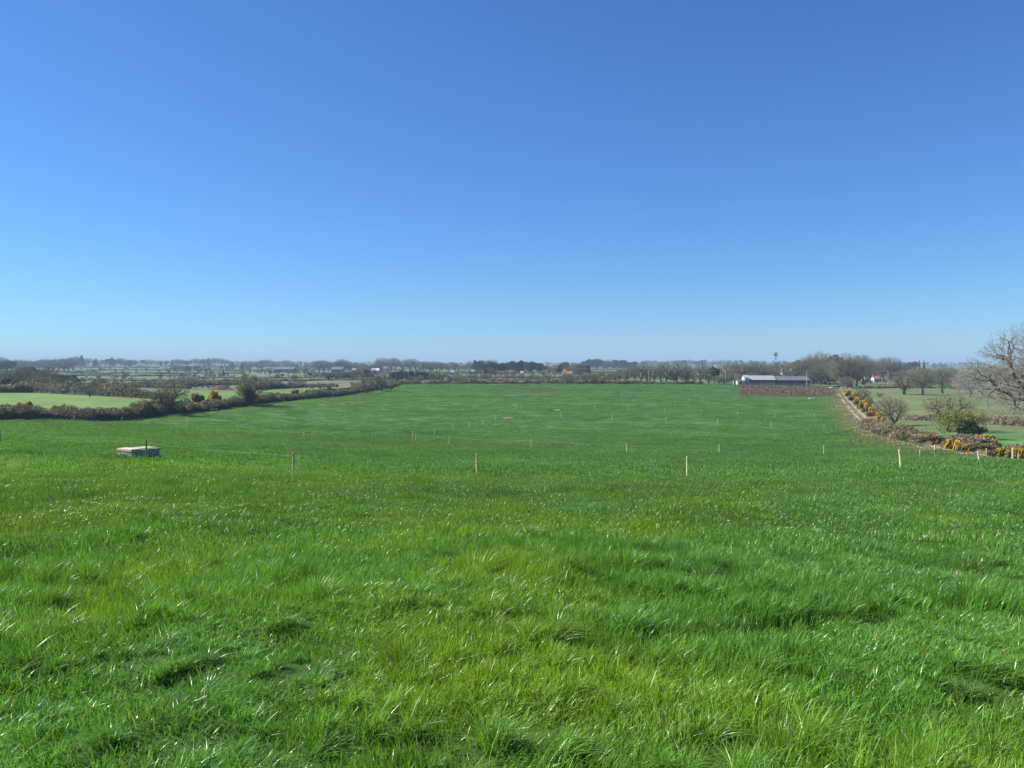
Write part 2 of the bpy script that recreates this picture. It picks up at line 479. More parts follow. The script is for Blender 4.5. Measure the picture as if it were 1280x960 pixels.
nt.links.new(p.outputs[0], mx.inputs[1]); nt.links.new(tr.outputs[0], mx.inputs[2]); nt.links.new(mx.outputs[0], nt.nodes["Material Output"].inputs[0])
M['grass'] = m
m2 = m.copy(); m2.name = "grass_blades_far"; p2 = m2.node_tree.nodes["Principled BSDF"]; p2.inputs["Roughness"].default_value = .55; p2.inputs["Specular IOR Level"].default_value = .35
for q in m2.node_tree.nodes:
    if q.type == 'MATH': q.inputs[1].default_value = 2.0
M['grass_far'] = m2

GROUND_SHADE = .62
# ------------------------------------------------------------------ ground sheet
rr = np.concatenate([[0.0], np.exp(np.linspace(math.log(0.5), math.log(8000), 560))])
fa = np.radians(np.arange(-40, 40.01, 0.2))
ba = np.radians(np.arange(43, 318, 3.0))
ang = np.concatenate([fa, ba])
nA, nR = len(ang), len(rr)
R_, A_ = np.meshgrid(rr, ang, indexing='ij')
X = (R_ * np.sin(A_)).ravel(); Y = (R_ * np.cos(A_)).ravel()
Z = hgt(X, Y)
i = np.arange(nR - 1)[:, None]; j = np.arange(nA)[None, :]; j2 = (j + 1) % nA
F = np.stack([i * nA + j, i * nA + j2, (i + 1) * nA + j2, (i + 1) * nA + j], -1).reshape(-1, 4)[:, ::-1]
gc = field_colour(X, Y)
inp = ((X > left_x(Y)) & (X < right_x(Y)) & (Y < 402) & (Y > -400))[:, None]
gc = gc * np.where(inp, GROUND_SHADE * (.5 + .5 * np.clip(np.hypot(X, Y)[:, None] / 60, 0, 1)), 1)      # blades' self-shading painted into the pasture ground, plus darker soil near by
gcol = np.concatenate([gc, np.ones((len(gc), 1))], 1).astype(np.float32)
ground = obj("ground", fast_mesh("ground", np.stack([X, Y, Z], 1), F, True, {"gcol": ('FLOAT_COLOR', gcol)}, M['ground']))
prop(ground, kind="structure")

# dirt track: two wheel ruts draped on the ground
def resample(P, step):
    P = np.asarray(P, float); d = np.concatenate([[0], np.cumsum(np.hypot(*(P[1:, :2] - P[:-1, :2]).T))])
    s = np.arange(0, d[-1], step)
    return np.stack([np.interp(s, d, P[:, k]) for k in range(2)], 1), s

def strip(P, offs, width, step=1.5, lift=.03, wob=.5, seed=0):
    Q, s = resample(P, step)
    T = np.gradient(Q, axis=0); T /= np.linalg.norm(T, axis=1)[:, None]
    Nn = np.stack([T[:, 1], -T[:, 0]], 1)
    V = []; F = []
    K = 5
    for k in range(K):
        t = (k / (K - 1) - .5)
        w = width * (0.7 + .6 * vnoise(s / 3, s * 0 + seed, 7))
        c = offs + (vnoise(s / 9, s * 0 + seed, 8) - .5) * wob
        q = Q + Nn * (c + t * w)[:, None]
        V.append(np.stack([q[:, 0], q[:, 1], hgt(q[:, 0], q[:, 1]) + lift], 1))
    n = len(Q); V = np.concatenate(V)
    for k in range(K - 1):
        a = np.arange(n - 1) + k * n
        F.append(np.stack([a, a + 1, a + 1 + n, a + n], 1))
    return V, np.concatenate(F)
V1, F1 = strip(TR, -.85, .75, seed=1); V2, F2 = strip(TR, .85, .75, seed=5)
track = obj("dirt_track", fast_mesh("dirt_track", np.concatenate([V1, V2]), np.concatenate([F1, F2 + len(V1)]), True, mat=M['track']))
prop(track, kind="structure")

# ------------------------------------------------------------------ scattering of stuff
def scatter(name, protos, P, rot, scl, idx, gcolr=None):
    col = bpy.data.collections.new(name + "_pieces")
    for k, me in enumerate(protos):
        o = bpy.data.objects.new(f"{name}_piece_{k:02d}", me); col.objects.link(o)
    att = {"rot": ('FLOAT_VECTOR', rot.astype(np.float32)), "scl": ('FLOAT_VECTOR', scl.astype(np.float32)), "idx": ('INT', idx.astype(np.int32))}
    if gcolr is not None: att["gcol"] = ('FLOAT_COLOR', np.concatenate([gcolr, np.ones((len(gcolr), 1))], 1).astype(np.float32))
    me = bpy.data.meshes.new(name); me.vertices.add(len(P)); me.vertices.foreach_set("co", np.ascontiguousarray(P, np.float32).ravel())
    for n, (typ, data) in att.items():
        a = me.attributes.new(n, typ, 'POINT'); a.data.foreach_set("color" if typ == 'FLOAT_COLOR' else "value" if typ == 'INT' else "vector", np.ascontiguousarray(data).ravel())
    me.update()
    o = obj(name, me)
    ng = bpy.data.node_groups.new(name, 'GeometryNodeTree')
    ng.interface.new_socket("Geometry", in_out='INPUT', socket_type='NodeSocketGeometry')
    ng.interface.new_socket("Geometry", in_out='OUTPUT', socket_type='NodeSocketGeometry')
    gi = ng.nodes.new("NodeGroupInput"); go = ng.nodes.new("NodeGroupOutput")
    ip = ng.nodes.new("GeometryNodeInstanceOnPoints"); ci = ng.nodes.new("GeometryNodeCollectionInfo")
    ci.inputs["Collection"].default_value = col; ci.inputs["Separate Children"].default_value = True; ci.inputs["Reset Children"].default_value = True
    ip.inputs["Pick Instance"].default_value = True
    def na(n, t):
        q = ng.nodes.new("GeometryNodeInputNamedAttribute"); q.data_type = t; q.inputs["Name"].default_value = n; return q.outputs[0]
    e2r = ng.nodes.new("FunctionNodeEulerToRotation")
    ng.links.new(na("rot", 'FLOAT_VECTOR'), e2r.inputs[0]); ng.links.new(e2r.outputs[0], ip.inputs["Rotation"])
    ng.links.new(na("scl", 'FLOAT_VECTOR'), ip.inputs["Scale"]); ng.links.new(na("idx", 'INT'), ip.inputs["Instance Index"])
    ng.links.new(gi.outputs[0], ip.inputs["Points"]); ng.links.new(ci.outputs[0], ip.inputs["Instance"]); ng.links.new(ip.outputs[0], go.inputs[0])
    md = o.modifiers.new("scatter", 'NODES'); md.node_group = ng
    return o

def blade_patch(name, n, rad, hmin, hmax, w, rows, seed, lean=.5, wind=.18, clump=0, mat='grass', radial=False):
    g = np.random.default_rng(seed)
    r = rad * np.sqrt(g.random(n)); a = g.random(n) * 2 * np.pi
    bx, by = r * np.cos(a), r * np.sin(a)
    if clump:
        cx, cy = g.normal(0, rad * .5, (2, clump)); k = g.integers(0, clump, n)
        bx = cx[k] + g.normal(0, rad * .13, n); by = cy[k] + g.normal(0, rad * .13, n)
    h = g.uniform(hmin, hmax, n) * (1 - .35 * (np.hypot(bx, by) / rad).clip(0, 1) ** 2)
    la = g.random(n) * 2 * np.pi; lm = np.abs(g.normal(0, lean, n)) * h
    dx = np.cos(la) * lm + wind * h * g.uniform(.3, 1.3, n); dy = np.sin(la) * lm - .12 * h
    if radial:
        rb = np.hypot(bx, by); k_ = (rb / rad); h = h * (1 - .25 * k_); bx, by = bx * .45, by * .45
        dx = bx / np.maximum(rb * .45, 1e-3) * k_ * h * 1.1 + g.normal(0, .15, n) * h + .12 * h; dy = by / np.maximum(rb * .45, 1e-3) * k_ * h * 1.1 + g.normal(0, .15, n) * h - .1 * h
    # face direction of the ribbon
    fa_ = g.random(n) * np.pi; wx, wy = np.cos(fa_), np.sin(fa_)
    ww = w * g.uniform(.6, 1.3, n)
    V = []; 
    for k in range(rows + 1):
        t = k / rows
        cx_ = bx + dx * t ** 1.8; cy_ = by + dy * t ** 1.8
        cz = h * (t - .22 * t ** 3 * np.clip(np.hypot(dx, dy) / h, 0, 1.6)) - .02
        hw = ww * .5 * (1 - t ** 2.2) + .0004
        V.append(np.stack([cx_ - wx * hw, cy_ - wy * hw, cz], 1)); V.append(np.stack([cx_ + wx * hw, cy_ + wy * hw, cz], 1))
    V = np.stack(V, 1)           # n, 2*(rows+1), 3
    m = 2 * (rows + 1); b = np.arange(n)[:, None] * m
    F = np.concatenate([b + np.array([2 * k, 2 * k + 1, 2 * k + 3, 2 * k + 2])[None] for k in range(rows)], 0)
    rnd = np.repeat(g.random(n), m).astype(np.float32)
    return fast_mesh(name, V.reshape(-1, 3), F, True, {"rnd": ('FLOAT', rnd)}, M[mat])

def ring_points(r0, r1, step, a0, a1, g):
    xs = np.arange(-r1, r1, step); X, Y = np.meshgrid(xs, xs)
    X = X.ravel() + g.uniform(-.5, .5, X.size) * step; Y = Y.ravel() + g.uniform(-.5, .5, Y.size) * step
    r = np.hypot(X, Y); th = np.degrees(np.arctan2(X, Y))
    m = (r >= r0) & (r < r1) & (th > a0) & (th < a1)
    return X[m], Y[m]

def grass_layer(name, protos, X, Y, s0, s1, zs=1.0, tint=1.0, rotj=.7, thin=None, seed=1):
    g = np.random.default_rng(seed)
    keep = (X > left_x(Y) + 1.0) & (X < right_x(Y) - .5)
    td = seg_dist(X, Y, TR); keep &= td > 2.0
    X, Y = X[keep], Y[keep]
    n = len(X)
    c = field_colour(X, Y) * (tint * g.uniform(.85, 1.15, n))[:, None]
    hn = fbm(X / 1.7, Y / 1.7, 91, 2); hn2 = fbm(X / .55, Y / .55, 93, 1)
    zz = zs * np.clip(.15 + 1.35 * hn + .5 * (hn2 - .3) + .9 * (fbm(X / 7, Y / 3.5, 97, 2) - .5), .5, 2)
    s = g.uniform(s0, s1, n)
    rot = np.stack([g.normal(0, .08, n), g.normal(0, .08, n), g.normal(0, rotj, n)], 1)
    scl = np.stack([s, s, s * zz], 1)
    P = np.stack([X, Y, hgt(X, Y)], 1)
    o = scatter(name, protos, P, rot, scl, g.integers(0, len(protos), n), c)
    return o

g = np.random.default_rng(11)
near_p = [blade_patch(f"blades_near_{k}", 700, .32, .08, .18, .0055, 4, 100 + k, lean=.38) for k in range(5)] + \
         [blade_patch(f"blades_tuft_{k}", 380, .22, .14, .26, .005, 4, 120 + k, clump=3, lean=.6) for k in range(3)]
X, Y = ring_points(1.2, 11, .26, -46, 46, g)
o = grass_layer("grass", near_p, X, Y, .8, 1.2, 1.0, seed=2)
prop(o, "long glossy pasture grass nearest the camera, leaning in tufts", "grass", kind="stuff")
mid_p = [blade_patch(f"blades_mid_{k}", 560, .6, .09, .20, .0085, 3, 140 + k) for k in range(4)]
dome_p = [blade_patch(f"blades_dome_{k}", 420, .26, .17, .27, .006, 4, 130 + k, radial=True) for k in range(3)]
X, Y = ring_points(2.2, 20, .95, -46, 46, g); k_ = fbm(X / 2.6, Y / 2.6, 201, 2) > .50; X, Y = X[k_], Y[k_]
o = grass_layer("grass", dome_p, X, Y, .75, 1.35, 1.0, tint=1.06, seed=8)
prop(o, "thick rounded tufts of grass standing out of the near sward", "grass", kind="stuff")
X, Y = ring_points(10.5, 36, .5, -44, 44, g)
o = grass_layer("grass", mid_p, X, Y, .85, 1.2, 1.0, seed=3)
prop(o, "green pasture grass on the slope down to the nearest fence posts", "grass", kind="stuff")
low_p = [blade_patch(f"blades_low_{k}", 420, 1.3, .10, .20, .026, 2, 160 + k, mat='grass_far') for k in range(4)]
X, Y = ring_points(35, 165, 1.25, -42, 42, g); k_ = g.random(len(X)) > (np.hypot(X, Y) - 95) / 70; X, Y = X[k_], Y[k_]
o = grass_layer("grass", low_p, X, Y, .85, 1.2, 1.0, seed=4)
prop(o, "green pasture grass around the rows of small fence posts", "grass", kind="stuff")
far_p = [blade_patch(f"blades_far_{k}", 900, 3.2, .10, .20, .07, 1, 180 + k, mat='grass_far') for k in range(4)]
X, Y = ring_points(85, 410, 3.4, -40, 40, g); k_ = g.random(len(X)) < (np.hypot(X, Y) - 80) / 60; X, Y = X[k_], Y[k_]
m_ = (Y < 402)
o = grass_layer("grass", far_p, X[m_], Y[m_], .85, 1.2, 1.0, seed=5)
prop(o, "distant pasture grass rising to the far edge of the field", "grass", kind="stuff")

# ------------------------------------------------------------------ plant builders
def tubes_mesh(name, segs, n, mat):
    """segs rows: p0(3) p1(3) r0 r1"""
    A = np.asarray(segs, float)
    p0, p1, r0, r1 = A[:, 0:3], A[:, 3:6], A[:, 6], A[:, 7]
    t = p1 - p0; L = np.linalg.norm(t, axis=1); t /= np.maximum(L, 1e-6)[:, None]
    ref = np.where(np.abs(t[:, 2:3]) > .9, np.array([[1., 0, 0]]), np.array([[0, 0, 1.]]))
    a = np.cross(t, ref); a /= np.linalg.norm(a, axis=1)[:, None]; b = np.cross(t, a)
    V = np.zeros((len(A), 2, n, 3))
    for k in range(n):
        w = 2 * np.pi * k / n; d = a * math.cos(w) + b * math.sin(w)
        V[:, 0, k] = p0 + d * r0[:, None]; V[:, 1, k] = p1 + d * r1[:, None]
    base = np.arange(len(A))[:, None] * 2 * n
    F = np.concatenate([base + np.array([k, (k + 1) % n, n + (k + 1) % n, n + k])[None] for k in range(n)], 0)
    return fast_mesh(name, V.reshape(-1, 3), F, True, mat=mat)

def branch_tree(seed, Hh, Rw, fork, npts, rtrunk, shape='round', twig=.02, gn=None, droop=0, nsub=2, low=.25):
    """hierarchical branching towards points spread through a crown volume of height Hh and half-width Rw"""
    g = np.random.default_rng(seed)
    cz = Hh * (low + (1 - low) / 2); rz = Hh * (1 - low) / 2
    pts = []
    while len(pts) < npts:
        q = g.normal(0, 1, (npts, 3)); q /= np.linalg.norm(q, axis=1)[:, None]
        rad = g.random(npts) ** (.36)
        th = np.arctan2(q[:, 1], q[:, 0]); ph = q[:, 2]
        lump = .78 + .34 * vnoise(th * 2.2 + 9, ph * 2.5 + 5 + seed, seed)
        P = q * (rad * lump)[:, None] * np.array([Rw, Rw, rz])
        if shape == 'dome': P[:, 2] = np.where(P[:, 2] < 0, P[:, 2] * .55, P[:, 2] * 1.1)
        if shape == 'fan': P[:, :2] *= np.clip(.45 + .65 * (P[:, 2:3] / rz + 1) / 1.4, .3, 1.15)
        P[:, 2] += cz
        pts += list(P)
    pts = np.array(pts[:npts])
    big, small = [], []
    kR = rtrunk / npts ** .42
    p0 = np.zeros(3); p0[2] = -.3
    fk = np.array([g.normal(0, .04) * Hh, g.normal(0, .04) * Hh, fork * Hh])
    def seg(a, b, ra, rb, kinks):
        out = big if ra > max(rtrunk * .09, twig * 1.6) else small
        prev = a; L = np.linalg.norm(b - a)
        for k in range(1, kinks + 1):
            t = k / kinks; q = a + (b - a) * t
            if k < kinks: q = q + g.normal(0, .07, 3) * L
            out.append([*prev, *q, ra + (rb - ra) * (k - 1) / kinks, ra + (rb - ra) * t]); prev = q
    seg(p0, fk, rtrunk * 1.25, rtrunk * .95, 3)
    stack = [(fk, np.arange(npts), rtrunk * .95)]
    while stack:
        p, idx, r = stack.pop()
        if len(idx) <= 2:
            for i_ in idx: seg(p, pts[i_], max(min(r, twig * 1.5), twig * .8), twig * .35, 2)
            continue
        k = 3 if len(idx) > npts * .3 else (3 if g.random() < .35 else 2)
        c = pts[idx][g.choice(len(idx), k, replace=False)]
        for _ in range(4):
            lab = np.argmin(((pts[idx][:, None] - c[None]) ** 2).sum(2), 1)
            for q in range(k):
                if (lab == q).any(): c[q] = pts[idx][lab == q].mean(0)
        for q in range(k):
            s = idx[lab == q]
            if len(s) == 0: continue
            cen = pts[s].mean(0); L = np.linalg.norm(cen - p)
            f = .42 if len(s) > 3 else .6
            nxt = p + (cen - p) * f + g.normal(0, .06, 3) * L
            nr = max(kR * len(s) ** .42, twig)
            seg(p, nxt, min(r, nr * 1.25), nr, 3 if nr > rtrunk * .12 else 2)
            stack.append((nxt, s, nr))
    return big, small, pts

def cards(P, size, g, flat=0.0, elong=1.0):
    n = len(P)
    d = g.normal(0, 1, (n, 3)); d[:, 2] *= (1 - flat * .6); d /= np.linalg.norm(d, axis=1)[:, None]
    e = g.normal(0, 1, (n, 3)); e -= d * (e * d).sum(1)[:, None]; e /= np.linalg.norm(e, axis=1)[:, None]
    s = size * g.uniform(.6, 1.4, n)
    a = d * s[:, None] * elong; b = e * (s * .55)[:, None]
    V = np.stack([P - a, P + b, P + a, P - b], 1).reshape(-1, 3)
    F = np.arange(n * 4).reshape(n, 4)
    return V, F

def lumpy_points(g, n, Rx, Ry, Rz, nl, inner=.55, z0=.0):
    """points on/in overlapping lobes: an uneven crown"""
    C = g.normal(0, 1, (nl, 3)); C /= np.linalg.norm(C, axis=1)[:, None]; C *= g.uniform(.25, .75, nl)[:, None]
    C[:, 2] = np.abs(C[:, 2]) if z0 == 0 else C[:, 2]
    k = g.integers(0, nl, n); q = g.normal(0, 1, (n, 3)); q /= np.linalg.norm(q, axis=1)[:, None]
    rad = g.uniform(.22, .42, nl)[k] * g.uniform(inner, 1, n)
    P = C[k] + q * rad[:, None]
    return P * np.array([Rx, Ry, Rz]) + np.array([0, 0, z0])

PROTO = {}
def reg_bare(key, seed, Hh, Rw, fork, npts, rt, twigmat, barkmat='bark', shape='round', twig=.019, low=.25):
    big, small, _ = branch_tree(seed, Hh, Rw, fork, npts, rt, shape, twig, low=low)
    tr_ = tubes_mesh(key + "_trunk", big, 6, M[barkmat]); cr = tubes_mesh(key + "_crown", small, 3, M[twigmat])
    PROTO[key] = (tr_, cr, Hh)
reg_bare('bare_a', 1, 10, 5.0, .22, 3159, 0.357, 'twig_brown', low=.14)
reg_bare('bare_b', 2, 10, 3.9, .25, 3159, 0.306, 'twig_grey', low=.13)
reg_bare('bare_c', 3, 10, 6.0, .20, 3510, 0.383, 'twig_brown', shape='dome', low=.09)
reg_bare('bare_d', 4, 10, 4.4, .18, 3159, 0.306, 'twig_olive', 'bark_ivy', low=.09)
reg_bare('bare_e', 5, 10, 3.0, .30, 2457, 0.272, 'twig_grey', 'bark_ivy', low=.12)
reg_bare('bare_pale', 6, 10, 4.6, .15, 2457, 0.306, 'twig_pale', 'bark_pale', low=.08)
reg_bare('thorn_a', 7, 5, 3.0, .16, 2800, .20, 'twig_olive', shape='round', twig=.013, low=.12)
reg_bare('thorn_b', 8, 5, 3.2, .14, 2800, .20, 'twig_brown', shape='fan', twig=.013, low=.12)

def reg_leafy(key, seed, Hh, Rw, n, size, leafmat, barkmat='bark', nl=14, low=.15):
    g = np.random.default_rng(seed)
    P = lumpy_points(g, n, Rw, Rw, Hh * (1 - low) / 2, nl, z0=Hh * (low + (1 - low) / 2))
    V, F = cards(P, size, g)
    cr = fast_mesh(key + "_crown", V, F, mat=M[leafmat])
    segs = [[0, 0, -.3, .05, 0, Hh * .35, .045 * Hh * .6, .03 * Hh * .6], [.05, 0, Hh * .35, 0, 0, Hh * .8, .018 * Hh, .006 * Hh]]
    for k in range(7):
        a = k * .9; segs.append([.05, 0, Hh * (.25 + .05 * k), math.cos(a) * Rw * .6, math.sin(a) * Rw * .6, Hh * (.45 + .05 * k), .012 * Hh, .004 * Hh])
    PROTO[key] = (tubes_mesh(key + "_trunk", segs, 6, M[barkmat]), cr, Hh)
reg_leafy('ever_a', 21, 10, 4.0, 3200, .34, 'evergreen')
reg_leafy('ever_b', 22, 10, 5.2, 3600, .36, 'evergreen', nl=18, low=.08)
reg_leafy('holly', 23, 4, 2.6, 5200, .10, 'holly', nl=16, low=.02)
reg_leafy('bud', 24, 5, 3.4, 5200, .085, 'bud_green', nl=26, low=.05)

def reg_conifer(key, seed, Hh, Rw, n, size):
    g = np.random.default_rng(seed)
    t = g.random(n) ** .8; lay = np.floor(t * 16) / 16 + g.uniform(0, .03, n)
    z = Hh * (.08 + .92 * lay); rr_ = Rw * (1 - lay) ** .85 * g.uniform(.25, 1, n) * (0.8 + .3 * g.random(n)); a = g.random(n) * 2 * np.pi
    P = np.stack([rr_ * np.cos(a), rr_ * np.sin(a), z - rr_ * .25], 1)
    V, F = cards(P, size, g, flat=.6)
    PROTO[key] = (tubes_mesh(key + "_trunk", [[0, 0, -.3, 0, 0, Hh * .97, Hh * .022, Hh * .003]], 6, M['bark']), fast_mesh(key + "_crown", V, F, mat=M['conifer']), Hh)
reg_conifer('conifer_a', 31, 10, 2.3, 2200, .35)
reg_conifer('conifer_b', 32, 10, 1.6, 1800, .32)
# a tall pine with a few tufts only
g = np.random.default_rng(33)
P = np.concatenate([np.array([[0, 0, 9.2]]) + g.normal(0, 1, (260, 3)) * [.55, .55, .4]] +
                   [np.array([[g.uniform(-1.2, 1.2), g.uniform(-1, 1), z_]]) + g.normal(0, 1, (45, 3)) * [.35, .35, .12] for z_ in (7.8, 6.9, 6, 5.1)])
V, F = cards(P, .13, g)
PROTO['pine'] = (tubes_mesh("pine_trunk", [[0, 0, -.3, .1, 0, 9.2, .16, .08]] + [[0, 0, z_ - .4, s_, 0, z_, .04, .02] for z_, s_ in ((7.8, .9), (6.9, -.9), (6, .8), (5.1, -.7))], 6, M['bark']), fast_mesh("pine_crown", V, F, mat=M['conifer']), 10)

def join_proto(key):             # trunk and crown in one mesh, for trees only a few pixels tall
    a, b, h = PROTO[key]
    me = bpy.data.meshes.new(key)
    Vs = []; Fs = []; mi = []; off = 0
    for k, q in enumerate((a, b)):
        v = np.zeros(len(q.vertices) * 3, np.float32); q.vertices.foreach_get("co", v); f = np.zeros(len(q.loops), np.int32); q.loops.foreach_get("vertex_index", f)
        Vs.append(v.reshape(-1, 3)); Fs.append(f.reshape(-1, 4) + off); mi.append(np.full(len(f) // 4, k)); off += len(v) // 3
    me = fast_mesh(key, np.concatenate(Vs), np.concatenate(Fs)); me.materials.append(a.materials[0]); me.materials.append(b.materials[0])
    me.polygons.foreach_set("material_index", np.concatenate(mi).astype(np.int32))
    return me
JOIN = {}

def plant(name, key, x, y, h, rz, cat, label, group=None, wide=1.0, parts=True, z=None, tilt=0):
    tr_, cr, Hh = PROTO[key]
    s = h / Hh; z = H(x, y) if z is None else z
    sc = (s * wide, s * wide, s)
    if parts:
        e = empty(name, (x, y, z), rz, sc); e.rotation_euler = (0, tilt, rz)
        obj("trunk", tr_, parent=e); obj("crown", cr, parent=e)
    else:
        if key not in JOIN: JOIN[key] = join_proto(key)
        e = obj(name, JOIN[key], loc=(x, y, z)); e.rotation_euler = (0, 0, rz); e.scale = sc
    return prop(e, label, cat, group)

ORD = "first second third fourth fifth sixth seventh eighth ninth tenth eleventh twelfth thirteenth fourteenth fifteenth sixteenth seventeenth eighteenth nineteenth twentieth".split()
def ordinal(k):
    if k < 20: return ORD[k]
    return {2: "twenty", 3: "thirty", 4: "forty", 5: "fifty"}[(k + 1) // 10] + "-" + ORD[(k + 1) % 10 - 1] if (k + 1) % 10 else {3: "thirtieth", 4: "fortieth", 5: "fiftieth"}[(k + 1) // 10]
DESC = {'bare_a': 'broad leafless brown tree', 'bare_b': 'leafless grey round tree', 'bare_c': 'wide low leafless tree', 'bare_d': 'leafless tree with ivied trunk',
        'bare_e': 'slim leafless tree with dark trunk', 'bare_pale': 'pale leafless tree', 'thorn_a': 'olive twiggy thorn tree', 'thorn_b': 'brown twiggy thorn tree',
        'ever_a': 'dark evergreen tree', 'ever_b': 'broad dark evergreen tree', 'conifer_a': 'dark pointed conifer', 'conifer_b': 'slim dark conifer', 'bud': 'yellow-green budding shrub', 'holly': 'dark green holly', 'pine': 'tall sparse pine'}
NAME = {'bare': 'bare_tree', 'thorn': 'thorn_tree', 'ever': 'evergreen_tree', 'conifer': 'conifer_tree', 'bud': 'budding_shrub', 'holly': 'holly_bush', 'pine': 'pine_tree'}
def nm(key): return NAME[key.split('_')[0]]

def tree_row(where, group, items, parts=None, seed=0):
    """items: (key, px, depth, top row[, widen]) ; left to right"""
    g = random.Random(seed)
    items = sorted(items, key=lambda t: t[1])
    for k, it in enumerate(items):
        key, px, D, top = it[:4]; wd = it[4] if len(it) > 4 else 1.0
        x, y, z = at(px, D)
        h = (row_of((x, y, z)) - top) / FPX * D
        big = (row_of((x, y, z)) - top) > 11 if parts is None else parts
        plant(nm(key), key, x, y, max(h, 1.5), g.uniform(0, 6.28), "tree" if 'bush' not in nm(key) and 'shrub' not in nm(key) else "shrub",
              f"{DESC[key]}, {ordinal(k)} from left {where}", group, wd, big)

def hedge(path, hpx, width, dens, size, mix, label, seed=0, name="hedgerow", group=None, world=False, rough=1.0, top='hedge_brown', body='hedge_dark', frac_top=.5, third='hedge_tan'):
    """path: pixel points on the ground line nearest the camera; hpx: height in photo rows at those points"""
    g = np.random.default_rng(seed)
    P = np.array([hit(*q) for q in path]) if not world else np.array(path)
    D = P[:, 1]; hm = np.array(hpx, float) / FPX * D
    d = np.concatenate([[0], np.cumsum(np.hypot(*(P[1:, :2] - P[:-1, :2]).T))]); L = d[-1]
    e = empty(name, (P[0, 0], P[0, 1], H(P[0, 0], P[0, 1])))
    org = np.array(e.location)
    def frame(s):
        x = np.interp(s, d, P[:, 0]); y = np.interp(s, d, P[:, 1])
        x2 = np.interp(s + 1, d, P[:, 0]); y2 = np.interp(s + 1, d, P[:, 1]); x1 = np.interp(s - 1, d, P[:, 0]); y1 = np.interp(s - 1, d, P[:, 1])
        t = np.stack([x2 - x1, y2 - y1], 1); t /= np.maximum(np.linalg.norm(t, axis=1), 1e-6)[:, None]
        n = np.stack([-t[:, 1], t[:, 0]], 1); n *= np.where(n[:, 1] < 0, -1, 1)[:, None]     # away from the viewer
        h = np.interp(s, d, hm) * (1 + rough * ((fbm(s / 3.2, s * 0 + seed, seed + 5, 3) - .5) * 1.1))
        return x, y, n, h
    # core bank
    s = np.arange(0, L, 1.0); x, y, n, h = frame(s)
    prof_ = np.array([[-.02, -.3], [.10, .45], [.35, .62], [.65, .60], [.92, .4], [1.02, -.3]])
    V = []
    for a_, b_ in prof_:
        q = np.stack([x, y], 1) + n * (width * a_); wob = (vnoise(s / 1.3, s * 0 + a_ * 9, seed) - .5) * .3
        V.append(np.stack([q[:, 0], q[:, 1], hgt(q[:, 0], q[:, 1]) + (h * (b_ + wob * (b_ > 0)))], 1))
    V = np.concatenate(V) - org; m_ = len(s); F = []
    for k in range(len(prof_) - 1):
        a_ = np.arange(m_ - 1) + k * m_; F.append(np.stack([a_, a_ + 1, a_ + 1 + m_, a_ + m_], 1))
    obj("bank", fast_mesh("bank", V, np.concatenate(F), True, mat=M['soil']), parent=e)
    N = int(L * dens); s = g.random(N) * L; x, y, n, h = frame(s)
    v = g.random(N)              # around the section
    phi = v * math.pi
    rad = g.uniform(.72, 1.04, N)
    lump = .8 + .45 * fbm(s / 1.4, phi * 1.5, seed + 9, 2)
    off = .5 - np.cos(phi) * .56 * rad * lump; zz = (np.sin(phi) ** .6) * rad * lump
    q = np.stack([x, y], 1) + n * (width * off)[:, None]
    Pp = np.stack([q[:, 0], q[:, 1], hgt(q[:, 0], q[:, 1]) + np.maximum(h * zz, .03)], 1) - org
    patch = fbm(s / 5, zz * 1.3, seed + 20, 3) + (zz - .55) * .5 * mix  # browner upwards; the shade at the hedge foot is put in as darker cards
    tp = patch > (1 - frac_top * .5) * .62
    th3 = (fbm(s / 3.1 + 40, zz * 2.0, seed + 30, 3) + (zz - .5) * .25 * mix) > .56
    mi = np.where(th3 & (tp | (zz > .45)), 2, np.where(tp & ~th3, 1, 0))
    Vc, Fc = cards(Pp, size, g, elong=1.2)
    me = fast_mesh("foliage", Vc, Fc)
    for mt in (body, top, third): me.materials.append(M[mt])
    me.polygons.foreach_set("material_index", mi.astype(np.int32))
    obj("foliage", me, parent=e)
    return prop(e, label, "hedge", group)

GORSE = []
def make_gorse(seed, R, Hh, n, nb, bl):
    g = np.random.default_rng(seed)
    P = lumpy_points(g, n, R * 1.1, R * 1.1, Hh * .85, 17, .3); P[:, 2] = np.abs(P[:, 2]) * .95 + .05
    V, F = cards(P, .10, g, elong=1.3)
    fo = fast_mesh("gorse_foliage", V, F, mat=M['gorse'])
    g2 = np.random.default_rng(seed)
    Q = lumpy_points(g2, nb * 4, R * 1.15, R * 1.15, Hh * .9, 17, .9); Q[:, 2] = np.abs(Q[:, 2]) * .95 + .08
    sc_ = fbm(Q[:, 0] * 1.6 + 9, Q[:, 1] * 1.6 + Q[:, 2] * 1.1, seed, 2) + Q[:, 2] / Hh * .35 - Q[:, 0] / R * .10
    Q = np.concatenate([Q[np.argsort(-sc_)[:int(nb * .62)]], Q[np.argsort(-sc_ + g2.normal(0, .22, len(sc_)))[:int(nb * .38)]]])
    V, F = cards(Q, .085, g, elong=1.0)
    GORSE.append((fo, fast_mesh("gorse_blossom", V, F, mat=M[bl])))
make_gorse(51, 1.3, 1.6, 3200, 2600, 'blossom')
make_gorse(52, 1.4, 1.5, 3400, 1500, 'blossom')
make_gorse(53, 1.3, 1.5, 3200, 1300, 'blossom_dull')
make_gorse(54, 1.4, 1.6, 3400, 420, 'blossom_dull')

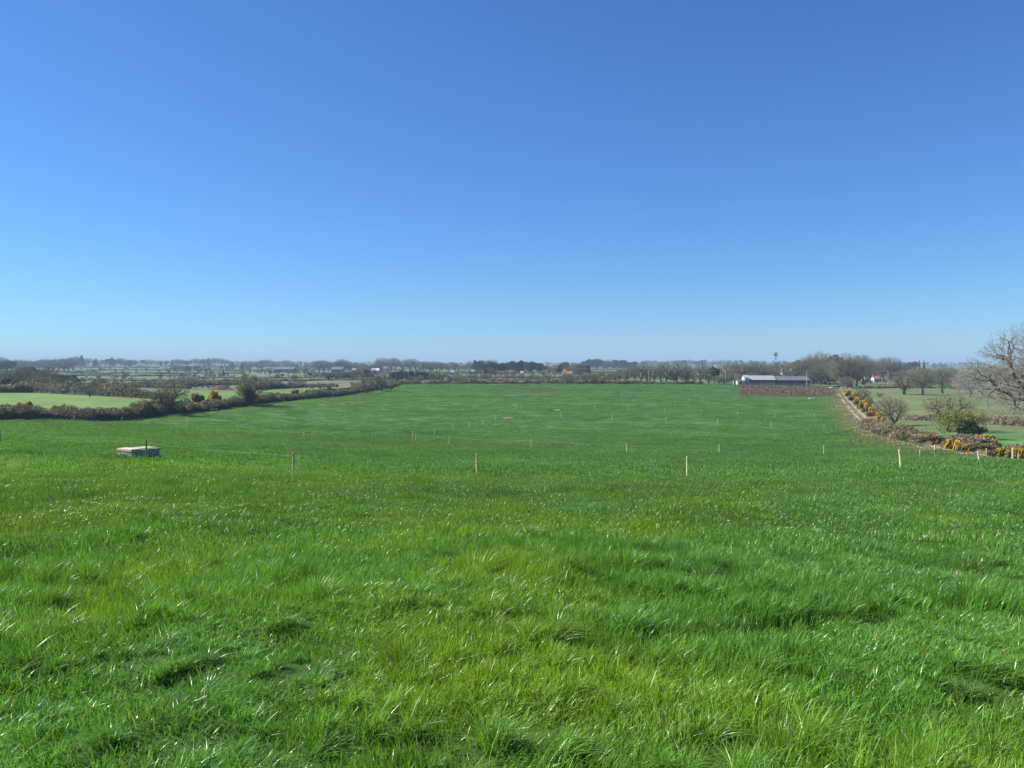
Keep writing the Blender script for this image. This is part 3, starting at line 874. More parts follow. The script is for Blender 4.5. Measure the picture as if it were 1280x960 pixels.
def gorse_row(where, items, group, seed=0):
    """items: (kind, px, base row or (px row) , width px, height px)"""
    g = random.Random(seed)
    words_ = ["bright gorse bush", "flowering gorse bush", "dull orange gorse bush", "dark gorse bush"]
    for k, (kd, px, py, wp, hp) in enumerate(sorted(items, key=lambda t: t[1])):
        x, y, z = hit(px, py) if py > 0 else at(px, -py)
        w = wp / FPX * y / 2.5; h = hp / FPX * y / 1.5
        e = empty("gorse_bush", (x, y, z - .05), g.uniform(0, 6.28), (w, w, h))
        obj("foliage", GORSE[kd][0], parent=e); obj("blossom", GORSE[kd][1], parent=e)
        prop(e, f"{words_[kd]}, {ordinal(k)} from left {where}", "gorse", group)

# ------------------------------------------------------------------ hedges and scrub
hedge(HEDGE_L, [26, 26, 23, 15, 14, 16, 15, 12, 11, 9, 7.5, 7, 6, 3.5], 3.4, 420, .12, 1.9, "long brown and dark green boundary hedge along the left edge of the pasture", 1, frac_top=.72)
hedge([(-60, 491), (0, 491), (40, 491), (70, 492.5), (110, 495), (150, 497), (190, 499)], [12, 12, 11, 11, 13, 12, 8], 4, 200, .18, .6, "dark hedge behind the first light green field on the left", 2, frac_top=.35)
hedge([(112, 484), (150, 484.5), (190, 485), (232, 486)], [5, 5, 4, 3], 4, 60, .3, 1, "low brownish hedge behind the narrow green strip on the left", 3, frac_top=.9)
hedge([(228, 484), (245, 482.5), (268, 481.5), (300, 481)], [6, 5, 4, 3], 4, 60, .3, .8, "short dark hedge behind the field with the earth heap", 4, frac_top=.4)
hedge([(330, 487.5), (350, 486), (385, 484.5), (420, 484)], [9, 8, 5, 3], 4, 70, .28, 1, "dark and reddish hedge leading up to the row of wrapped bales", 5, frac_top=.6)
hedge([(488, 481), (520, 480.5), (560, 480.3), (600, 480), (640, 480), (680, 480), (706, 480)], [4, 4.5, 4, 4.5, 4, 4, 3], 4, 70, .32, .8, "low hedge along the far edge of the pasture, dark at its foot", 6, frac_top=.75)
hedge([(706, 480.2), (740, 480.5), (780, 480.6), (840, 480.4), (880, 480.6)], [5, 6, 4, 3, 3], 3, 60, .32, .6, "low dark hedge under the row of ivied trees", 7, frac_top=.5)
hedge([(1098, 531), (1112, 538), (1128, 543), (1150, 549), (1180, 556), (1215, 560), (1250, 566), (1300, 571), (1380, 576)], [6, 9, 11, 11, 11, 11, 11, 12, 13], 3.4, 420, .12, .8, "brown bramble hedge beside the dirt track on the right", 8, name="bramble_hedge", top='bramble', body='hedge_olive', frac_top=.72)
hedge([(1130, 526), (1150, 527), (1175, 528), (1200, 528)], [5, 6, 5, 5], 2.5, 90, .15, .5, "ragged brown scrub line behind the bramble hedge", 9, name="bramble_hedge", top='hedge_brown', body='hedge_dark', frac_top=.6)
hedge([(1215, 530), (1245, 532), (1290, 534), (1350, 536)], [9, 9, 8, 8], 3, 100, .16, .8, "brown overgrown hedge behind the budding shrub", 10, name="bramble_hedge", top='bramble', body='hedge_brown', frac_top=.6)
hedge([(1068, 486), (1100, 486), (1130, 485), (1180, 486), (1240, 488), (1300, 489)], [2.5, 3, 2.5, 3, 3, 3], 3, 40, .3, .4, "thin dark hedge behind the small field trees on the right", 11, frac_top=.3)
MIDH = [(40, 240, 470, 470.5, 3, .4), (110, 330, 463, 464, 2, .3), (230, 470, 473.5, 472, 2.2, .6), (60, 330, 475.5, 477, 3, .7), (330, 480, 477, 474.5, 3, .7), (380, 470, 467.5, 468, 2.5, .5),
        (560, 720, 473, 473, 3, .8), (480, 640, 467, 467, 2.5, .5), (640, 790, 466, 466.2, 2.5, .5), (560, 700, 476.5, 476.5, 3, .9), (180, 320, 479.3, 479.5, 3, .7), (0, 120, 466, 466, 3, .4),
        (330, 500, 463, 463, 2, .4), (100, 300, 467.3, 467, 2, .4), (700, 900, 463, 463, 2, .4), (0, 200, 459.8, 460, 1.8, .3), (200, 420, 458.6, 459, 1.8, .3), (60, 230, 481, 480.5, 3, .8)]
WH = ["crossing the pale far fields on the left", "below the white farmhouse on the left ridge", "in front of the far grey shed", "in the brownish scrub behind the earth heap", "above the row of wrapped bales", "above the dark spruce block",
      "below the two cottages", "below the far bare row in the centre", "in front of the far evergreen belt", "just beyond the far edge of the pasture", "behind the budding thorn tree", "in front of the ridge wood at the left",
      "behind the far grey shed", "between the left ridge farm and the long wood", "behind the row of ivied trees", "highest on the left slope", "highest on the slope above the far shed", "behind the dark left hedge"]
for k, (x0, x1, y0, y1, hp, ft) in enumerate(MIDH):
    n = 6; pts = [(x0 + (x1 - x0) * t / n, y0 + (y1 - y0) * t / n + .35 * math.sin(t * 2.3 + k)) for t in range(n + 1)]
    Dm = hit(*pts[3])[1]
    hedge(pts, [hp * .8] * (n + 1), 3 + Dm / 400, max(6, 9000 / Dm), .18 + Dm / 2600, .8, f"thin far hedge {WH[k]}", 100 + k, frac_top=ft, group="far field hedges")

# gorse
gorse_row("on the left boundary hedge", [(3, -8, 522, 26, 24), (2, 22, 514, 16, 12), (1, 35, 514, 14, 14), (3, 72, 516, 13, 12), (2, 80, 512, 10, 8), (3, 108, 517, 12, 10), (2, 133, 517, 10, 8), (3, 188, 511, 14, 14), (2, 203, 508, 12, 9),
     (3, 247, 503, 16, 15), (0, 262, 507, 15, 11), (1, 268, 500, 15, 14), (3, 292, 503, 14, 8), (3, 330, 500, 12, 8), (2, 347, 497, 9, 8), (3, 369, 494, 10, 9), (2, 388, 493, 9, 7), (3, 412, 490, 10, 8), (2, 440, 487, 9, 6)], "gorse on the left boundary hedge", 1)
gorse_row("on the dark second hedge", [(2, 4, 489, 12, 10), (3, 22, 490, 16, 9), (3, 57, 491, 15, 10), (0, 71, 488, 13, 11), (1, 92, 491, 11, 9), (1, 131, 490, 16, 12), (3, 148, 495, 13, 14), (1, 183, 496, 13, 8), (3, 172, 497, 12, 8)], "gorse on the second left hedge", 2)
gorse_row("along the dirt track", [(1, 1060, 496, 11, 10), (1, 1066, 501, 12, 11), (1, 1072, 506, 12, 11), (2, 1070, 500, 10, 10), (1, 1078, 511, 13, 12), (1, 1084, 515, 13, 13), (2, 1083, 509, 12, 10), (1, 1091, 521, 13, 13), (1, 1099, 530, 13, 17), (2, 1095, 519, 11, 10), (1, 1104, 532, 10, 12)], "gorse along the dirt track", 3)
gorse_row("in the bramble hedge", [(2, 1139, 549, 9, 13), (2, 1168, 556, 14, 14), (1, 1197, 564, 13, 16), (0, 1222, 553, 18, 14), (0, 1234, 554, 20, 15), (1, 1243, 557, 14, 10), (3, 1216, 563, 14, 12), (0, 1252, 573, 15, 18), (0, 1264, 575, 13, 18), (0, 1273, 575, 12, 20), (0, 1281, 576, 16, 22), (1, 1187, 561, 12, 14), (2, 1208, 566, 12, 12), (3, 1243, 572, 16, 13), (2, 1152, 552, 8, 12)], "gorse in the bramble hedge", 4)

# rough brown weeds in front of the sheds
g = np.random.default_rng(77)
n = 15000; px = g.uniform(925, 1044, n); D = g.uniform(300, 400, n)
ok = (D > 300 + (fbm(px / 12, D * 0, 5, 2) - .4) * 30 + np.clip(925 - px, 0, 99) * 1.2); px, D = px[ok], D[ok]
x = (px - 640) / FPX * D; P = np.stack([x, D, hgt(x, D) + g.uniform(.0, .7, len(x))], 1)
V, F = cards(P, .24, g, elong=1.1)
prop(obj("weeds", fast_mesh("weeds", V, F, mat=M['rushes'])), "reddish brown patch of rough weeds in front of the sheds", "weeds", kind="stuff")
# dry grass on the verge of the track
n = 26000; Q, s = resample(TR, .5)
k = g.integers(0, len(Q), n); off = g.normal(0, 2.6, n)
T = np.gradient(Q, axis=0); T /= np.linalg.norm(T, axis=1)[:, None]
pp = Q[k] + np.stack([T[k, 1], -T[k, 0]], 1) * off[:, None] + g.normal(0, .3, (n, 2))
ok = (np.abs(np.abs(off) - .85) > .4) & (pp[:, 1] > 45); pp = pp[ok]
h = g.uniform(.1, .35, len(pp)); a = g.random(len(pp)) * 6.28; w = .03 + pp[:, 1] * .00025
z = hgt(pp[:, 0], pp[:, 1])
V = np.stack([np.stack([pp[:, 0] - np.cos(a) * w, pp[:, 1] - np.sin(a) * w, z], 1), np.stack([pp[:, 0] + np.cos(a) * w, pp[:, 1] + np.sin(a) * w, z], 1),
              np.stack([pp[:, 0] + h * .4, pp[:, 1], z + h], 1)], 1).reshape(-1, 3)
prop(obj("dry_grass", fast_mesh("dry_grass", V, np.arange(len(V)).reshape(-1, 3), mat=M['drygrass'])), "pale dry grass on the verges of the dirt track", "grass", kind="stuff")

# ------------------------------------------------------------------ trees
g = random.Random(5)
tree_row("along the pasture's far edge", "trees at the far edge of the pasture",
    [('thorn_a', 711, 425, 466, 1.2), ('bare_a', 724, 520, 453, 1.1), ('thorn_a', 733, 420, 465, 1.4), ('thorn_b', 745, 425, 463, 1.2), ('thorn_a', 757, 420, 462, 1.3), ('thorn_a', 768, 425, 464, 1.3), ('bare_d', 775, 430, 459, 1.0),
     ('bare_d', 785, 418, 455, .9), ('bare_b', 793, 416, 453.5, .85), ('bare_d', 801, 412, 452, .8), ('bare_b', 809, 416, 452.5, .8), ('bare_d', 818, 410, 453, .8), ('bare_e', 826, 412, 452, 1.1), ('bare_d', 833, 408, 450, .95),
     ('thorn_a', 841, 410, 462, 1), ('bare_e', 846, 410, 450.5, 1.2), ('bare_d', 857, 412, 453, .9), ('bare_b', 860, 416, 455, 1.1), ('bare_d', 876, 408, 452, 1.05), ('bare_d', 886, 412, 454, .9), ('ever_a', 893, 414, 455, .75),
     ('thorn_a', 897, 402, 468, 1.5), ('thorn_a', 907, 404, 467, 1.3), ('bare_pale', 922, 428, 466, .9)], parts=True, seed=1)
tree_row("in the wood behind the sheds", "trees behind the sheds",
    [(['bare_a', 'bare_d', 'bare_b', 'bare_c'][k % 4], 905 + k * 6.7 + g.uniform(-2, 2), 455 + g.uniform(-15, 40), 451.0 + g.uniform(-1.5, 2.5), g.uniform(.9, 1.15)) for k in range(14)] +
    [(['thorn_a', 'ever_b', 'thorn_b'][k % 3], 908 + k * 10.5 + g.uniform(-3, 3), 440 + g.uniform(0, 40), 467 + g.uniform(-3, 3), 1.5) for k in range(14)] +
    [('pine', 969.5, 480, 440, .6), ('ever_a', 996, 500, 446, .8), ('bare_a', 1003, 470, 447, 1.1), ('bare_a', 1012, 475, 443, 1.1), ('bare_c', 1022, 480, 439, .9), ('bare_b', 1031, 470, 440, 1.1), ('bare_a', 1017, 465, 446, 1.1), ('bare_a', 1027, 462, 444, 1.1),
     ('ever_b', 1039, 500, 441, .7), ('ever_a', 1045, 500, 439.5, .9), ('bare_e', 1036, 440, 450, 1.2), ('bare_d', 1026, 440, 454, 1), ('bare_d', 1016, 440, 456, 1)], parts=True, seed=2)
tree_row("at the head of the track", "trees at the head of the track",
    [('bare_c', 1060, 400, 441, .95), ('bare_a', 1050, 410, 446, 1.05), ('bare_a', 1070, 420, 442, 1.05), ('bare_d', 1064, 395, 446, 1.2), ('bare_b', 1055, 398, 446, 1.2), ('thorn_a', 1058, 370, 469, 1.0), ('bare_b', 1079, 450, 441, 1.0), ('bare_b', 1087, 460, 446, .9), ('thorn_a', 1080, 440, 474, 1.2), ('thorn_b', 1090, 470, 474, .8), ('bare_b', 1094, 520, 450, .8), ('thorn_a', 1107, 480, 473, 1.2), ('ever_b', 1113, 500, 466, .8), ('ever_a', 1072, 440, 462, .9),
     ('bare_a', 1101, 520, 445, 1.0), ('bare_d', 1109, 515, 444, 1.05), ('bare_c', 1116, 510, 446, .75), ('bare_d', 1124, 510, 449, 1.0), ('bare_b', 1105, 505, 448, 1.1), ('ever_a', 1119, 520, 457, .7)], parts=True, seed=3)
tree_row("standing in the right field", "small trees in the right field",
    [('thorn_b', 1132, 295, 461, 1.25), ('bare_a', 1153, 290, 457, .95), ('bare_b', 1178, 300, 458, 1.1), ('bare_pale', 1214, 270, 455, 1.2), ('bare_c', 1246, 330, 456, .85), ('bare_pale', 1199, 310, 464, .8), ('bare_c', 1275, 320, 455, .9)], parts=True, seed=4)
tree_row("on the skyline behind the right field", "trees behind the right field",
    [(['bare_a', 'bare_c', 'bare_d', 'bare_b'][k % 4], 1128 + k * 9.5 + g.uniform(-3, 3), 520 + g.uniform(-20, 80), 458 + g.uniform(-2, 2), 1.2) for k in range(19)], parts=True, seed=5)
tree_row("in the far dark clump at right", "far evergreens on the right skyline",
    [('ever_b', 1138, 1100, 451, 1.5), ('ever_a', 1144, 1100, 451, .9), ('conifer_b', 1149, 1100, 450, .9), ('conifer_a', 1155, 1100, 450.3, .8), ('ever_b', 1133, 1100, 453, 1), ('bare_a', 1178, 1400, 453, 1.5), ('bare_a', 1168, 1400, 454, 1.5)], seed=6)

def single(key, px, py, top, wide, name, cat, label, rz=0, tilt=0):
    x, y, z = hit(px, py); plant(name, key, x, y, (row_of((x, y, z)) - top) / FPX * y, rz, cat, label, None, wide, True, tilt=tilt)
single('thorn_a', 1114, 534, 493, .95, "thorn_tree", "tree", "leafless thorn tree leaning over the bramble hedge beside the track", 2.0)
single('thorn_b', 1187, 540, 489, 1.1, "thorn_tree", "tree", "brown leafless thorn tree rising behind the yellow-green budding shrub", 1.0)
single('bud', 1198, 548, 502, 1.25, "budding_shrub", "shrub", "large yellow-green budding shrub above the bramble hedge", .4)
single('holly', 1213, 550, 521, 1.2, "holly_bush", "shrub", "dark green glossy bush at the foot of the budding shrub", .4)
single('thorn_a', 1078, 505, 483, .9, "thorn_tree", "shrub", "small olive thorn bush beside the upper gorse of the track", .8)
single('bud', 1086, 509, 493, .7, "budding_shrub", "shrub", "small green shrub right of the upper gorse of the track", 1.8)
single('thorn_b', 1100, 497, 490, 1.6, "thorn_tree", "shrub", "flat dark rounded bush alone in the right field", .3)
single('thorn_a', 214, 519, 476, 1.0, "thorn_tree", "tree", "broad olive thorn tree in the left boundary hedge", .3)
single('thorn_b', 205, 519, 484, .9, "thorn_tree", "tree", "lower brown thorn tree beside the broad olive one", 2.3)
single('bud', 306, 507, 470, .62, "budding_shrub", "tree", "yellow-green budding tree in the left boundary hedge", 1.3)
single('thorn_a', 315, 507, 466, .85, "thorn_tree", "tree", "bushy thorn tree with dark ivy beside the yellow-green one", .9)
single('holly', 313, 508, 484, .6, "holly_bush", "shrub", "dark ivy bush at the foot of the bushy thorn tree", .9)
single('thorn_a', 457, 492, 472, 1.1, "thorn_tree", "tree", "small olive thorn tree near the far end of the left hedge", 2.9)
single('thorn_b', 478, 489, 464, .8, "thorn_tree", "tree", "brown leafless tree at the far corner of the left hedge", 1.9)
single('thorn_b', 470, 489, 467, .8, "thorn_tree", "tree", "brown thorn tree just left of the far corner of the left hedge", .2)
single('thorn_b', 112, 498, 482, .8, "thorn_tree", "tree", "grey thorn tree in the dark second hedge at the left", .7)
single('thorn_a', 376, 484, 472, 1.3, "thorn_tree", "tree", "small round thorn tree above the left end of the bale row", .7)
# dark wood on the left
g = random.Random(9)
items = []
for k in range(30):
    px = -20 + k * 4.0 + g.uniform(-2, 2); D = 330 + g.random() * 160
    top = 459 + g.uniform(-3, 5) + (9 if px > 62 else 0) + (5 if px > 84 else 0) + (4 if px < 16 else 0)
    items.append((g.choice(['bare_b', 'bare_a', 'bare_d', 'bare_b', 'ever_b', 'bare_e', 'bare_c']), px, D, top, g.uniform(.9, 1.2)))
items += [('thorn_a', 40, 300, 468, 1.2), ('thorn_b', 55, 300, 470, 1.2), ('ever_b', 72, 420, 467, 1.2), ('ever_b', 79, 430, 468, 1.2), ('ever_a', 86, 430, 468, 1), ('ever_b', 93, 470, 468, 1.0), ('ever_b', 20, 320, 474, 1), ('ever_a', 6, 320, 471, 1.2)]
tree_row("in the grey wood, far left", "trees of the grey wood at the far left", items, parts=True, seed=7)
# skyline trees from left to right, in stretches between landmarks
def stretch(where, group, x0, x1, n, D0, D1, tops, keys, seed, wd=1.2):
    g = random.Random(seed); it = []
    for k in range(n):
        px = x0 + (x1 - x0) * (k + .5) / n + g.uniform(-.4, .4) * (x1 - x0) / n
        t = np.interp(px, [q[0] for q in tops], [q[1] for q in tops]) + g.uniform(-1.0, 1.6)
        it.append((g.choice(keys), px, g.uniform(D0, D1), t, wd * g.uniform(.8, 1.3)))
    tree_row(where, group, it, seed=seed)
B = ['bare_a', 'bare_b', 'bare_c', 'bare_d', 'bare_a']; E = ['ever_a', 'ever_b', 'conifer_a', 'ever_b']; BE = B + ['ever_a', 'conifer_a']
stretch("on the skyline above the grey wood", "skyline trees at the far left", -15, 95, 18, 900, 1500, [(-15, 446), (0, 445), (5, 447), (18, 449), (30, 447), (38, 451), (50, 448), (95, 446)], BE, 21, 1.4)
stretch("on the ridge before the white farmhouse", "ridge trees left of the farmhouse", 92, 172, 18, 1700, 2100, [(92, 445), (103, 445), (112, 448), (128, 449), (140, 447), (155, 447), (172, 451)], BE + E, 22, 1.6)
stretch("around the white ridge farmhouse", "trees round the white farmhouse", 158, 212, 9, 1750, 2000, [(158, 452), (165, 448), (176, 451), (186, 446), (195, 450), (212, 451)], BE, 23, 1.3)
stretch("on the long hilltop wood", "trees of the long hilltop wood", 205, 290, 22, 1800, 2300, [(205, 451), (220, 448), (232, 450), (242, 448), (265, 447), (278, 448), (290, 452)], BE, 24, 1.6)
stretch("in the belt under the hilltop", "trees of the dark belt", 212, 250, 9, 1200, 1400, [(212, 458), (230, 456), (250, 457)], E, 25, 1.3)
stretch("on the skyline behind the grey shed", "skyline trees behind the far grey shed", 286, 400, 26, 1300, 1900, [(286, 452), (297, 452), (310, 452), (334, 449), (350, 452), (357, 448), (364, 452), (390, 451), (400, 450)], BE, 26, 1.3)
stretch("in the wood above the bales", "leafless trees above the spruce block", 396, 476, 20, 900, 1200, [(396, 450), (410, 450), (420, 453), (428, 448), (436, 452), (445, 453), (468, 454), (476, 448)], B, 27, 1.2)
stretch("in the round clump left of centre", "big round crowns left of centre", 476, 524, 6, 950, 1050, [(476, 447), (488, 448), (496, 446.5), (504, 448), (512, 446), (524, 450)], ['bare_c', 'bare_a'], 28, 1.0)
stretch("in the bare central row", "trees of the bare row at the centre", 524, 562, 10, 900, 1000, [(524, 451), (540, 450), (556, 452), (562, 456)], ['bare_e', 'bare_b', 'bare_a'], 29, 1.1)
stretch("by the tall white house", "skyline trees by the tall white house", 558, 618, 14, 900, 1100, [(558, 455), (569, 451), (575, 454), (584, 455), (590, 450), (600, 449), (610, 448), (618, 451)], B + ['ever_a', 'conifer_a'], 30, 1.2)
stretch("in the evergreen belt right of centre", "evergreen belt right of centre", 600, 690, 26, 650, 950, [(600, 457), (612, 452), (624, 451), (640, 452), (652, 450), (668, 452), (676, 452), (682, 456), (690, 458)], E + ['ever_b', 'bare_b'], 31, 1.0)
stretch("below the central evergreen belt", "lower grey trees right of centre", 596, 640, 10, 560, 640, [(596, 462), (610, 458), (625, 462), (640, 466)], ['bare_b', 'bare_d', 'bare_e', 'ever_a'], 32, 1.0)
stretch("around the red cottage", "trees round the red cottage", 688, 735, 9, 640, 800, [(688, 457), (700, 452), (707, 451), (716, 454), (724, 452), (735, 456)], ['ever_b', 'bare_c', 'bare_a', 'ever_a'], 33, 1.1)
stretch("in the straight far belt", "straight evergreen belt", 730, 792, 22, 1500, 1600, [(730, 451), (738, 447), (746, 451), (792, 452)], E, 34, 1.3)
stretch("over the straight far belt", "tall trees over the evergreen belt", 733, 800, 7, 1450, 1500, [(733, 449), (740, 446), (760, 449), (769, 448.5), (783, 448), (800, 450)], ['ever_a', 'bare_b', 'ever_b'], 35, 1.3)
stretch("on the faint skyline right of centre", "faint skyline trees above the ivied row", 795, 905, 18, 2200, 2800, [(795, 451), (850, 450), (905, 450)], B + ['ever_b'], 36, 2.0)
stretch("in scrub before the far shed", "scattered trees before the far shed", 225, 380, 14, 600, 950, [(225, 468), (300, 466), (380, 468)], ['thorn_a', 'ever_a', 'thorn_b'], 37, 1.0)
stretch("in scrub below the cottages", "scattered trees below the cottages", 560, 705, 15, 460, 560, [(560, 472), (640, 468), (705, 470)], ['thorn_a', 'thorn_b', 'thorn_b'], 38, 1.2)

stretch("in the mixed trees before the grey shed", "mixed trees before the grey shed", 215, 400, 30, 700, 1050, [(215, 465), (300, 462), (400, 462)], BE + ['thorn_a', 'thorn_b'], 39, 1.2)
stretch("in the mixed trees above the bales", "mixed trees above the bales", 380, 486, 22, 560, 900, [(380, 466), (430, 462), (486, 460)], BE + ['thorn_a', 'thorn_b'], 40, 1.2)
stretch("in the scrub behind the earth heap", "scrub behind the earth heap", 110, 375, 24, 380, 560, [(110, 476), (240, 474), (375, 473)], ['thorn_a', 'thorn_b', 'thorn_a'], 41, 1.5)
# conifer plantations: far-off blocks that read as one mass each
def plantation(name, x0, x1, D0, D1, tops, n, keys, label, seed, hh=None, clump=0, cat='wood'):
    g = np.random.default_rng(seed)
    px = g.uniform(x0, x1, n); D = D0 * (D1 / D0) ** g.random(n); x = (px - 640) / FPX * D
    if clump:
        ok = fbm(x / 45, D / 60, seed, 3) + g.normal(0, .03, n) > clump; px, D, x = px[ok], D[ok], x[ok]; n = len(x)
    z = hgt(x, D); top = np.interp(px, [q[0] for q in tops], [q[1] for q in tops]) + g.uniform(-.8, 1.8, n)
    rows_ = 480 - FPX * (( D * math.sin(PITCH) + (z - EYE) * math.cos(PITCH)) / (D * math.cos(PITCH) - (z - EYE) * math.sin(PITCH)))
    h = np.clip((rows_ - top) / FPX * D, 3, 30) / 10
    if hh: h = g.uniform(hh[0], hh[1], n) / 10
    prot = [join_proto(k) for k in keys]
    scl = np.stack([h * 1.2, h * 1.2, h], 1); rot = np.stack([h * 0, h * 0, g.uniform(0, 6.28, n)], 1)
    o = scatter(name, prot, np.stack([x, D, z], 1), rot, scl, g.integers(0, len(prot), n))
    prop(o, label, cat, kind="stuff")
plantation("woods", 486, 545, 480, 640, [(486, 466), (500, 463), (530, 465), (545, 469)], 120, ['conifer_a', 'conifer_b'], "dark spruce plantation block behind the far corner of the pasture", 61)
plantation("woods", 400, 472, 520, 700, [(400, 468), (430, 468), (472, 466)], 110, ['conifer_a', 'ever_b', 'bare_b'], "bluish young plantation behind the row of wrapped bales", 62)
plantation("woods", 545, 562, 480, 560, [(545, 470), (562, 472)], 16, ['bare_b', 'ever_a'], "low grey thicket at the right end of the spruce block", 63)
plantation("woods", 800, 1420, 2600, 3600, [(800, 451), (880, 449.3), (900, 449.5), (960, 451), (1080, 453), (1200, 453), (1420, 453)], 260, ['ever_b', 'bare_c'], "continuous dark wood on the farthest hill to the right", 64)
plantation("woods", -250, 100, 2200, 3200, [(-250, 449), (100, 450)], 120, ['ever_b', 'bare_c'], "continuous dark wood on the farthest hill to the left", 65)
plantation("woods", 200, 800, 2600, 3600, [(200, 451), (480, 452.5), (800, 453)], 220, ['ever_b', 'bare_c'], "thin dark wood along the farthest central skyline", 66)

plantation("undergrowth", 90, 500, 345, 900, [(0, 0), (1, 0)], 800, ['thorn_a', 'thorn_b', 'thorn_a', 'bare_d'], "patchy brown and olive scrub over the middle distance on the left", 71, (1.8, 4.2), .56, 'scrub')
plantation("undergrowth", 500, 905, 415, 800, [(0, 0), (1, 0)], 520, ['thorn_a', 'thorn_b', 'bare_d', 'bare_a'], "patchy brown and olive scrub beyond the far hedge of the pasture", 72, (2.0, 5.0), .50, 'scrub')
plantation("undergrowth", 1120, 1330, 420, 800, [(0, 0), (1, 0)], 260, ['thorn_a', 'thorn_b', 'bare_d'], "brown scrub behind the right field", 73, (3.0, 7.0), .45, 'scrub')
plantation("undergrowth", 0, 560, 900, 2200, [(0, 0), (1, 0)], 700, ['bare_a', 'thorn_a', 'bare_b', 'bare_d'], "scattered small trees dotting the far left slopes", 74, (4.0, 8.0), .57, 'scrub')

# the large leafless oak at the right edge
ox, oy, oz = hit(1334, 577)
gk = np.random.default_rng(3)
big, small, pts = branch_tree(42, 14.2, 9.1, .15, 16000, .48, 'round', .0085, low=.17)
e = empty("oak_tree", (ox, oy, oz))
obj("trunk", tubes_mesh("oak_trunk", big, 8, M['oak_bark']), parent=e)
obj("crown", tubes_mesh("oak_crown", small, 3, M['oak_twig']), parent=e)
prop(e, "large gnarled leafless oak with fine grey twigs at the right edge of the picture", "tree")

# ------------------------------------------------------------------ fence posts
def post_mesh(w, h, seed, top='flat'):
    g = random.Random(seed); b = MB()
    n = 8; ringz = [-.25, 0, h * .5, h - .015, h]
    for i_, z_ in enumerate(ringz):
        for k in range(n):
            a_ = 2 * math.pi * k / n; r_ = w / 2 * (1 + g.uniform(-.06, .06)) * (.85 if i_ == 4 else 1)
            b.v.append((math.cos(a_) * r_ + (g.uniform(-.004, .004)), math.sin(a_) * r_, z_))
    for i_ in range(4):
        for k in range(n): q = i_ * n; b.f.append((q + k, q + (k + 1) % n, q + n + (k + 1) % n, q + n + k))
    b.f.append(tuple(4 * n + k for k in range(n)))
    return b.mesh("fence_post")
def insul_mesh():
    b = MB(); b.tube([(0, -.045, 0), (0, -.075, 0)], .022, 8); b.tube([(0, -.075, 0), (0, -.10, 0)], .014, 8); return b.mesh("insulator", M['black'])
PM = {k: post_mesh(*k) for k in ((.10, 1.0, 1), (.085, 1.0, 2), (.11, 1.0, 3))}
INS = insul_mesh()
HEADS = {}
def post(px, base, top, label, kind=(.10, 1.0, 1), mat='post', lean=(0, 0), ins=False, group=None, dmin=0, wfac=1.0):
    x, y, z = hit(px, base, dmin)
    h = (base - top) / FPX * y
    key = (kind, mat)
    if key not in HEADS:
        me = PM[kind].copy(); me.materials.clear(); me.materials.append(M[mat]); HEADS[key] = me
    args = (x, y, z)
    if ins:
        e = empty("fence_post", args); obj("stake", HEADS[key], parent=e).scale = (wfac, wfac, h)
        q = obj("insulator", INS, parent=e); q.location = (0, 0, h * .86)
        q = obj("insulator", INS, parent=e); q.location = (0, 0, h * .55)
    else:
        e = obj("fence_post", HEADS[key], loc=args); e.scale = (wfac, wfac, h)
    e.rotation_euler = (lean[0], lean[1], (px * 7.3) % 6.28 if not ins else 0)
    prop(e, label, "fence post", group)
    return (x, y, z, h, e)
GN = "posts of the nearest fence row"
NP = [post(-130, 545, 527, "grey fence post beyond the dark post at the left edge of the picture", mat='post_old', group=GN),
      post(0, 556, 537, "dark fence post cut by the left edge of the picture", mat='post_old', group=GN),
      post(183, 574, 549, "grey fence post standing against the concrete trough", mat='post_old', ins=True, group=GN),
      post(366, 591, 564, "weathered fence post right of the concrete trough, slightly leaning", mat='post', ins=True, lean=(0, .03), group=GN, wfac=.85),
      post(596, 597, 569, "straight slim pale fence post nearest the middle of the picture", mat='post', ins=True, group=GN, wfac=.85),
      post(859, 598, 570, "thick straight pale fence post nearest the sheds", mat='post', ins=True, group=GN),
      post(1127, 591, 562, "thick pale fence post leaning left in front of the track", mat='post', ins=True, lean=(0, -.10), group=GN, wfac=1.15),
      post(1420, 592, 566, "pale fence post past the oak", mat='post', group=GN)]
GR = "posts by the track on the right"
post(1150, 572, 562, "short pale post at the left end of the little rail by the track", group=GR)
post(1168.5, 572.5, 556, "tall pale post at the right end of the little rail by the track", group=GR, kind=(.11, 1.0, 3), wfac=1.2)
post(1195, 565.5, 557, "short pale post between the little rail and the white leaning post", group=GR)
post(1225, 580, 563, "white fence post leaning left below the bright gorse", mat='post_white', lean=(0, -.16), group=GR, wfac=1.1)
post(1233, 569, 560, "short pale post behind the white leaning one", group=GR)
post(1266, 577, 558, "thick pale post in front of the gorse near the oak", group=GR, kind=(.11, 1.0, 3), wfac=1.7)
post(1273, 577, 566, "short pale post touching the thick one near the oak", group=GR)
